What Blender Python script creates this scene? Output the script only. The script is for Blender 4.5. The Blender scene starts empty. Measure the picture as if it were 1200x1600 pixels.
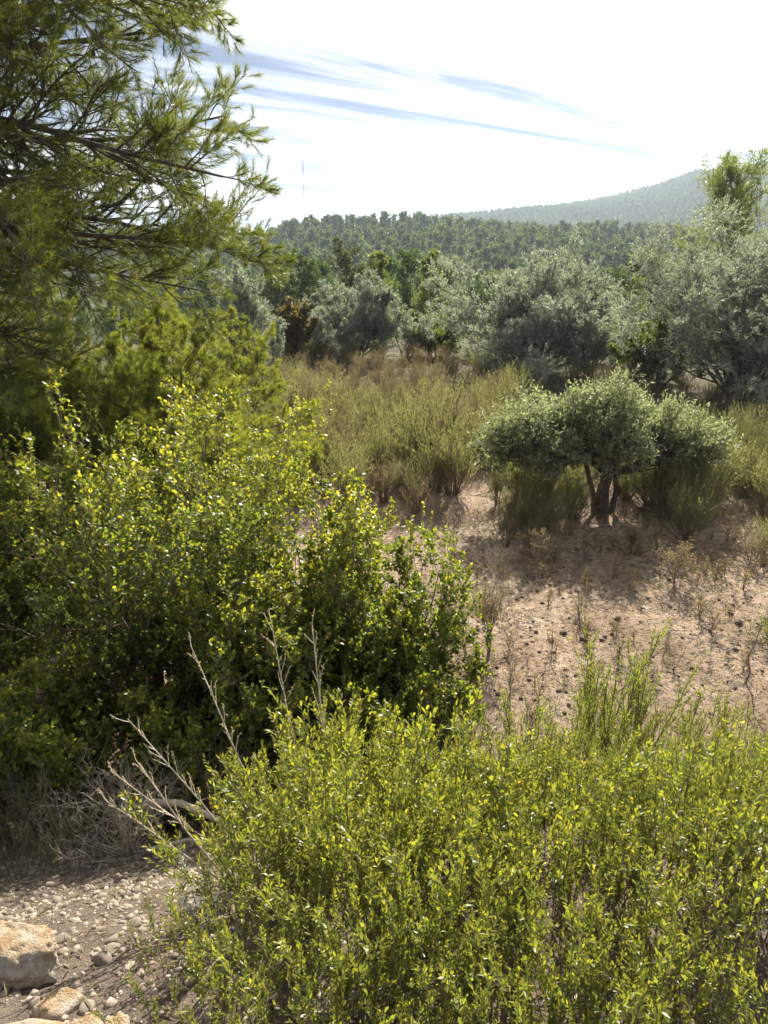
import bpy, math, random
import numpy as np
from mathutils import Vector, noise as mnoise

# ------------------------------------------------------------------ camera, sky, sun, exposure
sc = bpy.context.scene
COL = sc.collection
R = math.radians
CAM_Z, PITCH, FPX = 1.6, R(19.0), 1156.0
cd = bpy.data.cameras.new('camera'); cam = bpy.data.objects.new('camera', cd); COL.objects.link(cam)
cam.location = (0, 0, CAM_Z); cam.rotation_euler = (R(90) - PITCH, 0, 0)
cd.sensor_fit = 'VERTICAL'; cd.angle = 2 * math.atan(800 / FPX); cd.clip_start = 0.05; cd.clip_end = 20000
sc.camera = cam
SUN_EL, SUN_AZ = R(34), R(14)            # azimuth measured from +Y towards +X
sd = bpy.data.lights.new('sun', 'SUN'); so = bpy.data.objects.new('sun', sd); COL.objects.link(so)
sd.energy = 5.0; sd.angle = R(0.6); sd.color = (1.0, 0.93, 0.82)
sv = Vector((math.sin(SUN_AZ) * math.cos(SUN_EL), math.cos(SUN_AZ) * math.cos(SUN_EL), math.sin(SUN_EL)))
so.rotation_euler = (-sv).to_track_quat('-Z', 'Y').to_euler(); so.location = (0, 0, 50)
sc.view_settings.view_transform = 'Standard'; sc.view_settings.look = 'None'
sc.view_settings.exposure = 1.65; sc.view_settings.gamma = 1.0
sc.render.engine = 'CYCLES'
sc.cycles.max_bounces = 5; sc.cycles.diffuse_bounces = 4; sc.cycles.glossy_bounces = 2
sc.cycles.transmission_bounces = 4; sc.cycles.volume_bounces = 0
sc.cycles.use_denoising = True; sc.cycles.adaptive_threshold = 0.015

def build_world():
    w = bpy.data.worlds.new('World'); sc.world = w; w.use_nodes = True
    nt = w.node_tree; nt.nodes.clear(); N = nt.nodes.new; L = nt.links.new
    out = N('ShaderNodeOutputWorld'); bg = N('ShaderNodeBackground'); bg.inputs['Strength'].default_value = 0.06
    sky = N('ShaderNodeTexSky'); sky.sky_type = 'NISHITA'; sky.sun_disc = False
    sky.sun_elevation = SUN_EL; sky.sun_rotation = SUN_AZ
    sky.air_density = 0.38; sky.dust_density = 0.2; sky.ozone_density = 1.6
    tc = N('ShaderNodeTexCoord'); sep = N('ShaderNodeSeparateXYZ'); L(tc.outputs['Generated'], sep.inputs[0])
    zc = N('ShaderNodeMath'); zc.operation = 'MAXIMUM'; L(sep.outputs['Z'], zc.inputs[0]); zc.inputs[1].default_value = 0.0
    za = N('ShaderNodeMath'); za.operation = 'ADD'; L(zc.outputs[0], za.inputs[0]); za.inputs[1].default_value = 0.07
    comb = N('ShaderNodeCombineXYZ')
    for i, a in enumerate('XY'):
        d = N('ShaderNodeMath'); d.operation = 'DIVIDE'; L(sep.outputs[a], d.inputs[0]); L(za.outputs[0], d.inputs[1]); L(d.outputs[0], comb.inputs[i])
    def layer(rot, scl, nscale, detail, dist, lo, hi, off):
        m0 = N('ShaderNodeMapping'); m0.inputs['Rotation'].default_value = (0, 0, R(rot)); L(comb.outputs[0], m0.inputs[0])
        mp = N('ShaderNodeMapping'); mp.inputs['Scale'].default_value = scl; mp.inputs['Location'].default_value = off
        L(m0.outputs[0], mp.inputs[0])
        nz = N('ShaderNodeTexNoise'); nz.inputs['Scale'].default_value = nscale; nz.inputs['Detail'].default_value = detail
        nz.inputs['Roughness'].default_value = 0.62; nz.inputs['Distortion'].default_value = dist
        L(mp.outputs[0], nz.inputs['Vector'])
        mr = N('ShaderNodeMapRange'); mr.interpolation_type = 'SMOOTHSTEP'
        mr.inputs['From Min'].default_value = lo; mr.inputs['From Max'].default_value = hi
        L(nz.outputs['Fac'], mr.inputs['Value']); return mr.outputs[0]
    a = layer(-38, (0.16, 0.75, 1), 1.0, 8, 0.8, 0.43, 0.66, (7.7, 0.3, 0))
    b = layer(-30, (0.14, 1.6, 1), 1.6, 9, 0.4, 0.42, 0.70, (3.3, 7.1, 0))
    mx = N('ShaderNodeMath'); mx.operation = 'MULTIPLY_ADD'; mx.use_clamp = True
    L(b, mx.inputs[0]); mx.inputs[1].default_value = 0.55; L(a, mx.inputs[2])
    fac = N('ShaderNodeMath'); fac.operation = 'MULTIPLY'; L(mx.outputs[0], fac.inputs[0]); fac.inputs[1].default_value = 0.88
    # cloud brightness follows the sky behind it (thin ice cloud lit by the sun)
    bw = N('ShaderNodeRGBToBW'); L(sky.outputs[0], bw.inputs[0])
    cb = N('ShaderNodeMath'); cb.operation = 'MULTIPLY_ADD'; L(bw.outputs[0], cb.inputs[0]); cb.inputs[1].default_value = 0.5; cb.inputs[2].default_value = 9.0
    cc = N('ShaderNodeCombineColor')
    for i, k in enumerate((0.97, 0.99, 1.03)):
        m = N('ShaderNodeMath'); m.operation = 'MULTIPLY'; L(cb.outputs[0], m.inputs[0]); m.inputs[1].default_value = k; L(m.outputs[0], cc.inputs[i])
    dim = N('ShaderNodeVectorMath'); dim.operation = 'SCALE'; L(sky.outputs[0], dim.inputs[0]); dim.inputs['Scale'].default_value = 0.50
    mix = N('ShaderNodeMix'); mix.data_type = 'RGBA'
    L(fac.outputs[0], mix.inputs['Factor']); L(dim.outputs[0], mix.inputs['A']); L(cc.outputs[0], mix.inputs['B'])
    L(mix.outputs['Result'], bg.inputs['Color']); L(bg.outputs[0], out.inputs['Surface'])
build_world()

# ------------------------------------------------------------------ materials
def new_mat(name):
    m = bpy.data.materials.new(name); m.use_nodes = True; nt = m.node_tree; nt.nodes.clear()
    return m, nt, nt.nodes.new, nt.links.new

def ramp(N, cols):
    r = N('ShaderNodeValToRGB'); e = r.color_ramp.elements
    while len(e) < len(cols): e.new(0.5)
    for i, c in enumerate(cols):
        e[i].position = i / (len(cols) - 1); e[i].color = (*c, 1)
    return r

def leaf_mat(name, cols, transl=0.45, tint=(1.5, 1.5, 0.7), rough=0.42, spec=0.45, vary=0.25):
    m, nt, N, L = new_mat(name)
    at = N('ShaderNodeAttribute'); at.attribute_name = 'rnd'
    rp = ramp(N, cols); L(at.outputs['Fac'], rp.inputs[0])
    oi = N('ShaderNodeObjectInfo'); mr = N('ShaderNodeMapRange'); L(oi.outputs['Random'], mr.inputs['Value'])
    mr.inputs['To Min'].default_value = 1 - vary; mr.inputs['To Max'].default_value = 1 + vary
    hs = N('ShaderNodeHueSaturation'); L(rp.outputs[0], hs.inputs['Color']); L(mr.outputs[0], hs.inputs['Value'])
    p = N('ShaderNodeBsdfPrincipled'); L(hs.outputs[0], p.inputs['Base Color'])
    p.inputs['Roughness'].default_value = rough; p.inputs['Specular IOR Level'].default_value = spec
    tm = N('ShaderNodeMix'); tm.data_type = 'RGBA'; tm.blend_type = 'MULTIPLY'; tm.inputs['Factor'].default_value = 1
    L(hs.outputs[0], tm.inputs['A']); tm.inputs['B'].default_value = (*tint, 1); tm.clamp_result = False
    t = N('ShaderNodeBsdfTranslucent'); L(tm.outputs['Result'], t.inputs['Color'])
    mx = N('ShaderNodeMixShader'); mx.inputs[0].default_value = transl
    L(p.outputs[0], mx.inputs[1]); L(t.outputs[0], mx.inputs[2])
    o = N('ShaderNodeOutputMaterial'); L(mx.outputs[0], o.inputs['Surface'])
    return m

def rough_mat(name, cols, scale=8, rough=0.9, bump=0.4, bscale=40, stretch=(1, 1, 1), spec=0.2, dist=0.01):
    m, nt, N, L = new_mat(name)
    tc = N('ShaderNodeTexCoord'); mp = N('ShaderNodeMapping'); mp.inputs['Scale'].default_value = stretch; L(tc.outputs['Object'], mp.inputs[0])
    nz = N('ShaderNodeTexNoise'); nz.inputs['Scale'].default_value = scale; nz.inputs['Detail'].default_value = 8; nz.inputs['Roughness'].default_value = 0.65
    L(mp.outputs[0], nz.inputs['Vector'])
    mr = N('ShaderNodeMapRange'); mr.inputs['From Min'].default_value = 0.28; mr.inputs['From Max'].default_value = 0.72; L(nz.outputs['Fac'], mr.inputs['Value'])
    rp = ramp(N, cols); L(mr.outputs[0], rp.inputs[0])
    n2 = N('ShaderNodeTexNoise'); n2.inputs['Scale'].default_value = bscale; n2.inputs['Detail'].default_value = 6; L(mp.outputs[0], n2.inputs['Vector'])
    bp = N('ShaderNodeBump'); bp.inputs['Strength'].default_value = bump; bp.inputs['Distance'].default_value = dist; L(n2.outputs['Fac'], bp.inputs['Height'])
    p = N('ShaderNodeBsdfPrincipled'); L(rp.outputs[0], p.inputs['Base Color']); L(bp.outputs[0], p.inputs['Normal'])
    p.inputs['Roughness'].default_value = rough; p.inputs['Specular IOR Level'].default_value = spec
    o = N('ShaderNodeOutputMaterial'); L(p.outputs[0], o.inputs['Surface'])
    return m

M = {}
M['bright_leaf'] = leaf_mat('bright_leaf', [(0.035, 0.075, 0.022), (0.07, 0.125, 0.03), (0.175, 0.205, 0.045), (0.30, 0.29, 0.065)], 0.55, (1.9, 1.7, 0.5), 0.4, 0.35, 0.1)
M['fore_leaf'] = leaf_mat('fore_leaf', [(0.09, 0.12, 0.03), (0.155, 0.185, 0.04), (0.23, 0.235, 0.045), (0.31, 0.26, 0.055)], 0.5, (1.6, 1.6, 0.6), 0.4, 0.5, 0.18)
M['fine_leaf'] = leaf_mat('fine_leaf', [(0.08, 0.115, 0.035), (0.135, 0.175, 0.045), (0.20, 0.225, 0.05), (0.27, 0.245, 0.06)], 0.5, (1.6, 1.6, 0.6), 0.45, 0.4, 0.18)
M['heath_green'] = leaf_mat('heath_green', [(0.11, 0.13, 0.065), (0.165, 0.18, 0.085), (0.215, 0.22, 0.105), (0.245, 0.215, 0.14)], 0.5, (1.5, 1.5, 0.8), 0.6, 0.25, 0.2)
M['heath_brown'] = leaf_mat('heath_brown', [(0.14, 0.105, 0.075), (0.19, 0.155, 0.095), (0.22, 0.19, 0.10), (0.25, 0.195, 0.14)], 0.42, (1.4, 1.35, 0.95), 0.7, 0.2, 0.2)
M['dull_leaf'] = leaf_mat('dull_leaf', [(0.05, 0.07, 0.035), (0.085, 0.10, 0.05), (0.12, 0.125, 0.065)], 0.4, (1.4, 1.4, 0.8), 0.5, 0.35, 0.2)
M['olive_leaf'] = leaf_mat('olive_leaf', [(0.14, 0.155, 0.125), (0.22, 0.235, 0.20), (0.33, 0.345, 0.31), (0.22, 0.24, 0.175)], 0.38, (1.2, 1.3, 0.85), 0.55, 0.25, 0.12)
M['small_olive_leaf'] = leaf_mat('small_olive_leaf', [(0.12, 0.14, 0.09), (0.18, 0.205, 0.135), (0.26, 0.285, 0.20), (0.23, 0.25, 0.14)], 0.48, (1.45, 1.5, 0.85), 0.5, 0.3, 0.1)
M['needle'] = leaf_mat('needle', [(0.04, 0.07, 0.022), (0.075, 0.11, 0.028), (0.13, 0.155, 0.035), (0.18, 0.165, 0.04)], 0.48, (1.6, 1.5, 0.6), 0.45, 0.4, 0.2)
M['needle_young'] = leaf_mat('needle_young', [(0.08, 0.115, 0.03), (0.14, 0.18, 0.04), (0.20, 0.23, 0.05), (0.26, 0.25, 0.06)], 0.55, (1.6, 1.5, 0.55), 0.45, 0.4, 0.15)
M['pine_mid'] = leaf_mat('pine_mid', [(0.04, 0.07, 0.025), (0.065, 0.105, 0.03), (0.10, 0.145, 0.04)], 0.42, (1.5, 1.5, 0.7), 0.55, 0.3, 0.25)
M['pine_pale'] = leaf_mat('pine_pale', [(0.10, 0.135, 0.05), (0.14, 0.175, 0.065), (0.19, 0.21, 0.08)], 0.5, (1.5, 1.45, 0.7), 0.55, 0.3, 0.15)
M['pine_brown'] = leaf_mat('pine_brown', [(0.06, 0.075, 0.03), (0.085, 0.095, 0.04), (0.11, 0.115, 0.05)], 0.4, (1.5, 1.4, 0.8), 0.55, 0.3, 0.1)
M['pine_far'] = leaf_mat('pine_far', [(0.055, 0.08, 0.035), (0.09, 0.12, 0.05), (0.13, 0.16, 0.065)], 0.35, (1.5, 1.5, 0.75), 0.6, 0.2, 0.3)
M['rust_leaf'] = leaf_mat('rust_leaf', [(0.09, 0.085, 0.04), (0.135, 0.115, 0.055), (0.17, 0.14, 0.065), (0.13, 0.13, 0.05)], 0.45, (1.5, 1.3, 0.7), 0.5, 0.3, 0.1)
M['silver_leaf'] = leaf_mat('silver_leaf', [(0.30, 0.34, 0.28), (0.40, 0.43, 0.37), (0.5, 0.52, 0.45)], 0.3, (1.1, 1.1, 1.0), 0.7, 0.2, 0.1)
M['dry'] = leaf_mat('dry', [(0.20, 0.155, 0.09), (0.30, 0.24, 0.14), (0.40, 0.33, 0.20), (0.24, 0.22, 0.09)], 0.35, (1.2, 1.1, 0.8), 0.7, 0.2, 0.15)
M['bark'] = rough_mat('bark', [(0.05, 0.04, 0.032), (0.10, 0.08, 0.065), (0.16, 0.135, 0.11)], 14, 0.9, 0.7, 50, (1, 1, 0.3))
M['bark_grey'] = rough_mat('bark_grey', [(0.07, 0.06, 0.05), (0.12, 0.105, 0.09), (0.19, 0.17, 0.15)], 18, 0.9, 0.6, 60, (1, 1, 0.3))
M['twig'] = rough_mat('twig', [(0.11, 0.08, 0.06), (0.18, 0.135, 0.10), (0.25, 0.2, 0.15)], 30, 0.8, 0.2, 80)
M['dead_twig'] = rough_mat('dead_twig', [(0.28, 0.235, 0.175), (0.42, 0.36, 0.28), (0.55, 0.49, 0.40)], 30, 0.85, 0.2, 80)
M['cone'] = rough_mat('cone', [(0.05, 0.03, 0.02), (0.11, 0.07, 0.045)], 60, 0.8, 0.8, 120)
M['clod'] = rough_mat('clod', [(0.07, 0.055, 0.045), (0.13, 0.10, 0.08), (0.2, 0.15, 0.11)], 30, 0.95, 0.6, 90)
M['stone'] = rough_mat('stone', [(0.17, 0.135, 0.105), (0.25, 0.205, 0.16), (0.34, 0.29, 0.24)], 25, 0.9, 0.5, 110)
M['steel'] = rough_mat('steel', [(0.20, 0.13, 0.12), (0.26, 0.18, 0.17)], 3, 0.8, 0.0, 10)

def rock_mat():
    m, nt, N, L = new_mat('rock_crust')
    tc = N('ShaderNodeTexCoord')
    def nz(s, d, r=0.65):
        n = N('ShaderNodeTexNoise'); n.inputs['Scale'].default_value = s; n.inputs['Detail'].default_value = d; n.inputs['Roughness'].default_value = r
        L(tc.outputs['Object'], n.inputs['Vector']); return n.outputs['Fac']
    a = nz(9, 6); b = nz(55, 8); v = nz(4, 4)
    rp = ramp(N, [(0.15, 0.10, 0.06), (0.33, 0.22, 0.12), (0.40, 0.31, 0.21), (0.42, 0.37, 0.31), (0.26, 0.225, 0.20)])
    ma = N('ShaderNodeMapRange'); ma.inputs['From Min'].default_value = 0.3; ma.inputs['From Max'].default_value = 0.7; L(a, ma.inputs['Value']); L(ma.outputs[0], rp.inputs[0])
    mm = N('ShaderNodeMix'); mm.data_type = 'RGBA'; mm.blend_type = 'MULTIPLY'; mm.inputs['Factor'].default_value = 0.6
    mb = N('ShaderNodeMapRange'); mb.inputs['From Min'].default_value = 0.3; mb.inputs['From Max'].default_value = 0.6; mb.inputs['To Min'].default_value = 0.45; L(b, mb.inputs['Value'])
    L(rp.outputs[0], mm.inputs['A']); L(mb.outputs[0], mm.inputs['B'])
    ad = N('ShaderNodeMath'); ad.operation = 'ADD'; L(b, ad.inputs[0]); L(nz(160, 4), ad.inputs[1])
    bp = N('ShaderNodeBump'); bp.inputs['Strength'].default_value = 0.8; bp.inputs['Distance'].default_value = 0.012; L(ad.outputs[0], bp.inputs['Height'])
    p = N('ShaderNodeBsdfPrincipled'); p.inputs['Roughness'].default_value = 0.92; p.inputs['Specular IOR Level'].default_value = 0.15
    L(mm.outputs['Result'], p.inputs['Base Color']); L(bp.outputs[0], p.inputs['Normal'])
    o = N('ShaderNodeOutputMaterial'); L(p.outputs[0], o.inputs['Surface']); return m
M['rock'] = rock_mat()

def ground_mat():
    m, nt, N, L = new_mat('earth')
    geo = N('ShaderNodeNewGeometry')
    def nz(s, d, r=0.6, dist=0.0):
        n = N('ShaderNodeTexNoise'); n.inputs['Scale'].default_value = s; n.inputs['Detail'].default_value = d; n.inputs['Roughness'].default_value = r
        n.inputs['Distortion'].default_value = dist; L(geo.outputs['Position'], n.inputs['Vector']); return n.outputs['Fac']
    def mr(x, a, b, c=0.0, d=1.0):
        q = N('ShaderNodeMapRange'); q.interpolation_type = 'SMOOTHSTEP'; L(x, q.inputs['Value'])
        for k, v in zip(('From Min', 'From Max', 'To Min', 'To Max'), (a, b, c, d)): q.inputs[k].default_value = v
        return q.outputs[0]
    def mix(f, a, b, mode='MIX'):
        q = N('ShaderNodeMix'); q.data_type = 'RGBA'; q.blend_type = mode
        for k, v in (('Factor', f), ('A', a), ('B', b)):
            if isinstance(v, (tuple, float, int)): q.inputs[k].default_value = v if k == 'Factor' else (*v, 1)
            else: L(v, q.inputs[k])
        return q.outputs['Result']
    base = ramp(N, [(0.31, 0.22, 0.15), (0.43, 0.315, 0.225), (0.53, 0.41, 0.30)]); L(mr(nz(1.4, 8, 0.7), 0.3, 0.7), base.inputs[0])
    # grey litter, small crumbs and needle debris lying on the earth
    litter = mr(nz(14, 9, 0.72, 0.3), 0.47, 0.57)
    patch = mr(nz(0.9, 5, 0.6), 0.36, 0.62, 0.2, 0.95)
    lm = N('ShaderNodeMath'); lm.operation = 'MULTIPLY'; L(litter, lm.inputs[0]); L(patch, lm.inputs[1])
    c1 = mix(lm.outputs[0], base.outputs[0], (0.15, 0.125, 0.105))
    crumbs = mr(nz(70, 5, 0.7), 0.58, 0.68, 0.0, 0.6)
    c2 = mix(crumbs, c1, (0.13, 0.105, 0.085))
    sp0 = N('ShaderNodeSeparateXYZ'); L(geo.outputs['Position'], sp0.inputs[0])
    slope = ramp(N, [(0.12, 0.10, 0.085), (0.19, 0.155, 0.125), (0.27, 0.21, 0.165)]); L(mr(nz(9, 9, 0.75), 0.32, 0.68), slope.inputs[0])
    c2 = mix(mr(sp0.outputs['Y'], 4.4, 3.6, 0.0, 0.85), c2, slope.outputs[0])
    # under the trees far away the ground is covered with brown and green herbs
    sep = N('ShaderNodeSeparateXYZ'); L(geo.outputs['Position'], sep.inputs[0])
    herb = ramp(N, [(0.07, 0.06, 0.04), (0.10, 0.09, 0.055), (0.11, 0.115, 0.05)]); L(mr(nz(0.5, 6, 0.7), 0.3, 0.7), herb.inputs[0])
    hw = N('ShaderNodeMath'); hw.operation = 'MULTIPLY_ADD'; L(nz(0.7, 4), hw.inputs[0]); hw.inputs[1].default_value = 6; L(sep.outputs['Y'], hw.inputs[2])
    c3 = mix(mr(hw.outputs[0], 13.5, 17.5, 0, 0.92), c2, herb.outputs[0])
    fw = ramp(N, [(0.05, 0.06, 0.03), (0.07, 0.08, 0.04), (0.10, 0.095, 0.06)]); L(mr(nz(0.02, 8, 0.7), 0.3, 0.75), fw.inputs[0])
    c4 = mix(mr(sep.outputs['Y'], 60, 120), c3, fw.outputs[0])
    hgt = N('ShaderNodeMath'); hgt.operation = 'MULTIPLY_ADD'; L(nz(26, 8, 0.7), hgt.inputs[0]); hgt.inputs[1].default_value = 1.0
    h2 = N('ShaderNodeMath'); h2.operation = 'MULTIPLY'; L(nz(110, 5, 0.7), h2.inputs[0]); h2.inputs[1].default_value = 0.35; L(h2.outputs[0], hgt.inputs[2])
    bp = N('ShaderNodeBump'); bp.inputs['Strength'].default_value = 1.0; bp.inputs['Distance'].default_value = 0.06; L(hgt.outputs[0], bp.inputs['Height'])
    p = N('ShaderNodeBsdfPrincipled'); p.inputs['Roughness'].default_value = 0.95; p.inputs['Specular IOR Level'].default_value = 0.1
    L(c4, p.inputs['Base Color']); L(bp.outputs[0], p.inputs['Normal'])
    o = N('ShaderNodeOutputMaterial'); L(p.outputs[0], o.inputs['Surface']); return m
M['earth'] = ground_mat()

# ------------------------------------------------------------------ mesh helpers
def make_mesh(name, blocks, mats, smooth=False):
    """blocks: (V, F, rnd per face or None, material slot)"""
    vs, li, ls, mi, rn = [], [], [], [], []; off = 0; lo = 0
    for V, F, rnd, slot in blocks:
        V = np.asarray(V, np.float32).reshape(-1, 3); F = np.asarray(F, np.int32)
        if len(F) == 0: continue
        vs.append(V); li.append((F + off).ravel()); n, q = F.shape
        ls.append(lo + np.arange(n, dtype=np.int32) * q); lo += n * q; off += len(V)
        mi.append(np.full(n, slot, np.int32)); rn.append(np.zeros(n, np.float32) if rnd is None else np.asarray(rnd, np.float32))
    vs = np.concatenate(vs); li = np.concatenate(li); ls = np.concatenate(ls); mi = np.concatenate(mi); rn = np.concatenate(rn)
    me = bpy.data.meshes.new(name)
    me.vertices.add(len(vs)); me.vertices.foreach_set('co', vs.ravel())
    me.loops.add(len(li)); me.loops.foreach_set('vertex_index', li)
    me.polygons.add(len(ls)); me.polygons.foreach_set('loop_start', ls)
    me.polygons.foreach_set('material_index', mi)
    if smooth: me.polygons.foreach_set('use_smooth', np.ones(len(ls), bool))
    a = me.attributes.new('rnd', 'FLOAT', 'FACE'); a.data.foreach_set('value', rn)
    for m in mats: me.materials.append(m)
    me.update(calc_edges=True); return me

def obj(name, me, parent=None, loc=(0, 0, 0), rot=(0, 0, 0), scale=1.0, kind=None):
    o = bpy.data.objects.new(name, me); COL.objects.link(o); o.parent = parent
    o.location = loc; o.rotation_euler = rot; o.scale = (scale,) * 3 if isinstance(scale, (int, float)) else scale
    if kind: o['kind'] = kind
    return o

def tag(o, label, cat, group=None):
    o['label'] = label; o['category'] = cat
    if group: o['group'] = group
    return o

def thing(name, label, cat, loc, rotz=0.0, scale=1.0, group=None):
    return tag(obj(name, None, None, loc, (0, 0, rotz), scale), label, cat, group)

def copy_tree(o, parent=None):
    c = o.copy(); COL.objects.link(c); c.parent = parent
    for ch in list(o.children): copy_tree(ch, c)
    return c

unit = lambda v: v / np.maximum(np.linalg.norm(v, axis=-1, keepdims=True), 1e-9)

def grow(rng, p0, d0, L, k, bias=(0, 0, 1), bw=0.0, wob=0.1):
    n = len(p0); P = np.zeros((n, k, 3)); P[:, 0] = p0; d = unit(d0); st = (L / (k - 1))[:, None]; b = np.asarray(bias, float)
    for i in range(1, k):
        P[:, i] = P[:, i - 1] + d * st
        d = unit(d + b * bw + rng.normal(0, wob, (n, 3)))
    return P

def at_t(P, t):
    n, k, _ = P.shape; f = np.clip(t, 0, 0.9999) * (k - 1); i = f.astype(int); f = (f - i)[..., None]; r = np.arange(n)[:, None]
    a, b = P[r, i], P[r, i + 1]; return a + (b - a) * f, unit(b - a)

def rand_perp(rng, T, flat=1.0):
    v = rng.normal(0, 1, T.shape); v[..., 2] *= flat
    return unit(v - T * (v * T).sum(-1, keepdims=True))

def spawn(rng, P, L, rad, m, t0=0.2, t1=1.0, ang=45, asd=10, frac=0.5, k=4, bw=0.1, wob=0.12, shape=0.4, flat=1.0, bias=(0, 0, 1), rf=0.6):
    n = len(P)
    t = t0 + (t1 - t0) * ((np.arange(m)[None] + rng.random((n, m))) / m)
    p, T = at_t(P, t); Rn = rand_perp(rng, T, flat); a = np.radians(rng.normal(ang, asd, (n, m)))[..., None]
    d = np.cos(a) * T + np.sin(a) * Rn
    LL = L[:, None] * frac * (1 - shape * t) * rng.uniform(0.65, 1.25, (n, m))
    r0 = rad[:, None] * (1 - 0.75 * t) * rf
    C = grow(rng, p.reshape(-1, 3), d.reshape(-1, 3), LL.ravel(), k, bias, bw, wob)
    return C, LL.ravel(), r0.ravel()

def tubes(P, r0, sides=4, tip=0.25, mat=0):
    n, k, _ = P.shape; T = unit(np.gradient(P, axis=1)); ref = unit(np.array([0.31, 0.87, 0.23]))
    u = unit(np.cross(T, ref)); v = np.cross(T, u)
    rr = r0[:, None] * np.linspace(1, tip, k)[None]
    a = np.arange(sides) * 2 * np.pi / sides
    V = P[:, :, None] + rr[..., None, None] * (np.cos(a)[None, None, :, None] * u[:, :, None] + np.sin(a)[None, None, :, None] * v[:, :, None])
    i = np.arange(n)[:, None, None] * k * sides + np.arange(k - 1)[None, :, None] * sides; s = np.arange(sides)[None, None]
    s2 = (s + 1) % sides
    F = np.stack([i + s, i + s2, i + sides + s2, i + sides + s], -1).reshape(-1, 4)
    return (V.reshape(-1, 3), F, None, mat)

def leaf_sites(rng, P, m, t0, t1, ang=45, asd=15, flat=1.0):
    n = len(P); t = t0 + (t1 - t0) * ((np.arange(m)[None] + rng.random((n, m))) / m)
    p, T = at_t(P, t); Rn = rand_perp(rng, T, flat); a = np.radians(rng.normal(ang, asd, (n, m)))[..., None]
    d = np.cos(a) * T + np.sin(a) * Rn
    return p.reshape(-1, 3), d.reshape(-1, 3), np.repeat(T.reshape(-1, 3), 1, 0), t.ravel()

def needles(rng, p, d, L, W, rnd=None, mat=0, upn=None):
    n = len(p); L = (L * rng.uniform(0.75, 1.2, n))[:, None]; d = unit(d); s = rand_perp(rng, d) * W * 0.5
    V = np.stack([p - s, p + s, p + d * L], 1).reshape(-1, 3); F = np.arange(3 * n).reshape(-1, 3)
    return (V, F, rng.random(n) if rnd is None else rnd, mat)

def diamonds(rng, p, d, L, W, rnd=None, mat=0):
    n = len(p); L = (L * rng.uniform(0.7, 1.25, n))[:, None]; d = unit(d); s = rand_perp(rng, d) * W * 0.5 * rng.uniform(0.75, 1.2, (n, 1))
    V = np.stack([p, p + d * L * 0.5 - s, p + d * L, p + d * L * 0.5 + s], 1).reshape(-1, 3); F = np.arange(4 * n).reshape(-1, 4)
    return (V, F, rng.random(n) if rnd is None else rnd, mat)

def ovals(rng, p, d, T, L, W, rnd=None, mat=0, curl=0.2):
    """leaf blades of two halves folded along the midrib, with a curved tip"""
    n = len(p); L = (L * rng.uniform(0.65, 1.25, n))[:, None]; d = unit(d)
    s = unit(np.cross(d, T) + rng.normal(0, 0.35, d.shape)); s = unit(s - d * (s * d).sum(-1, keepdims=True)); nr = np.cross(s, d)
    w = s * W * 0.5 * rng.uniform(0.8, 1.2, (n, 1)); c = nr * L * curl * rng.uniform(-0.4, 1.2, (n, 1))
    V = np.stack([p, p + d * L * .35 + w * .85 + c * .25, p + d * L * .72 + w * .8 + c * .15, p + d * L - c,
                  p + d * L * .72 - w * .8 + c * .15, p + d * L * .35 - w * .85 + c * .25, p + d * L * 0.5 - c * .1], 1).reshape(-1, 3)
    b = np.arange(n)[:, None] * 7
    F4 = np.concatenate([b + np.array([[0, 1, 2, 6]]), b + np.array([[0, 6, 4, 5]])]); F3 = np.concatenate([b + np.array([[6, 2, 3]]), b + np.array([[6, 3, 4]])])
    r = rng.random(n) if rnd is None else rnd
    return [(V, F4, np.tile(r, 2), mat), (V, F3, np.tile(r, 2), mat)]

# ------------------------------------------------------------------ terrain
def sm(a, b, x):
    t = np.clip((x - a) / (b - a), 0, 1); return t * t * (3 - 2 * t)

def vnoise(x, y, seed=0):
    xi, yi = np.floor(x), np.floor(y); fx, fy = x - xi, y - yi; fx = fx * fx * (3 - 2 * fx); fy = fy * fy * (3 - 2 * fy)
    def h(i, j):
        s = np.sin(i * 127.1 + j * 311.7 + seed * 74.7) * 43758.5453; return s - np.floor(s)
    return (h(xi, yi) * (1 - fx) + h(xi + 1, yi) * fx) * (1 - fy) + (h(xi, yi + 1) * (1 - fx) + h(xi + 1, yi + 1) * fx) * fy - 0.5

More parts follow.
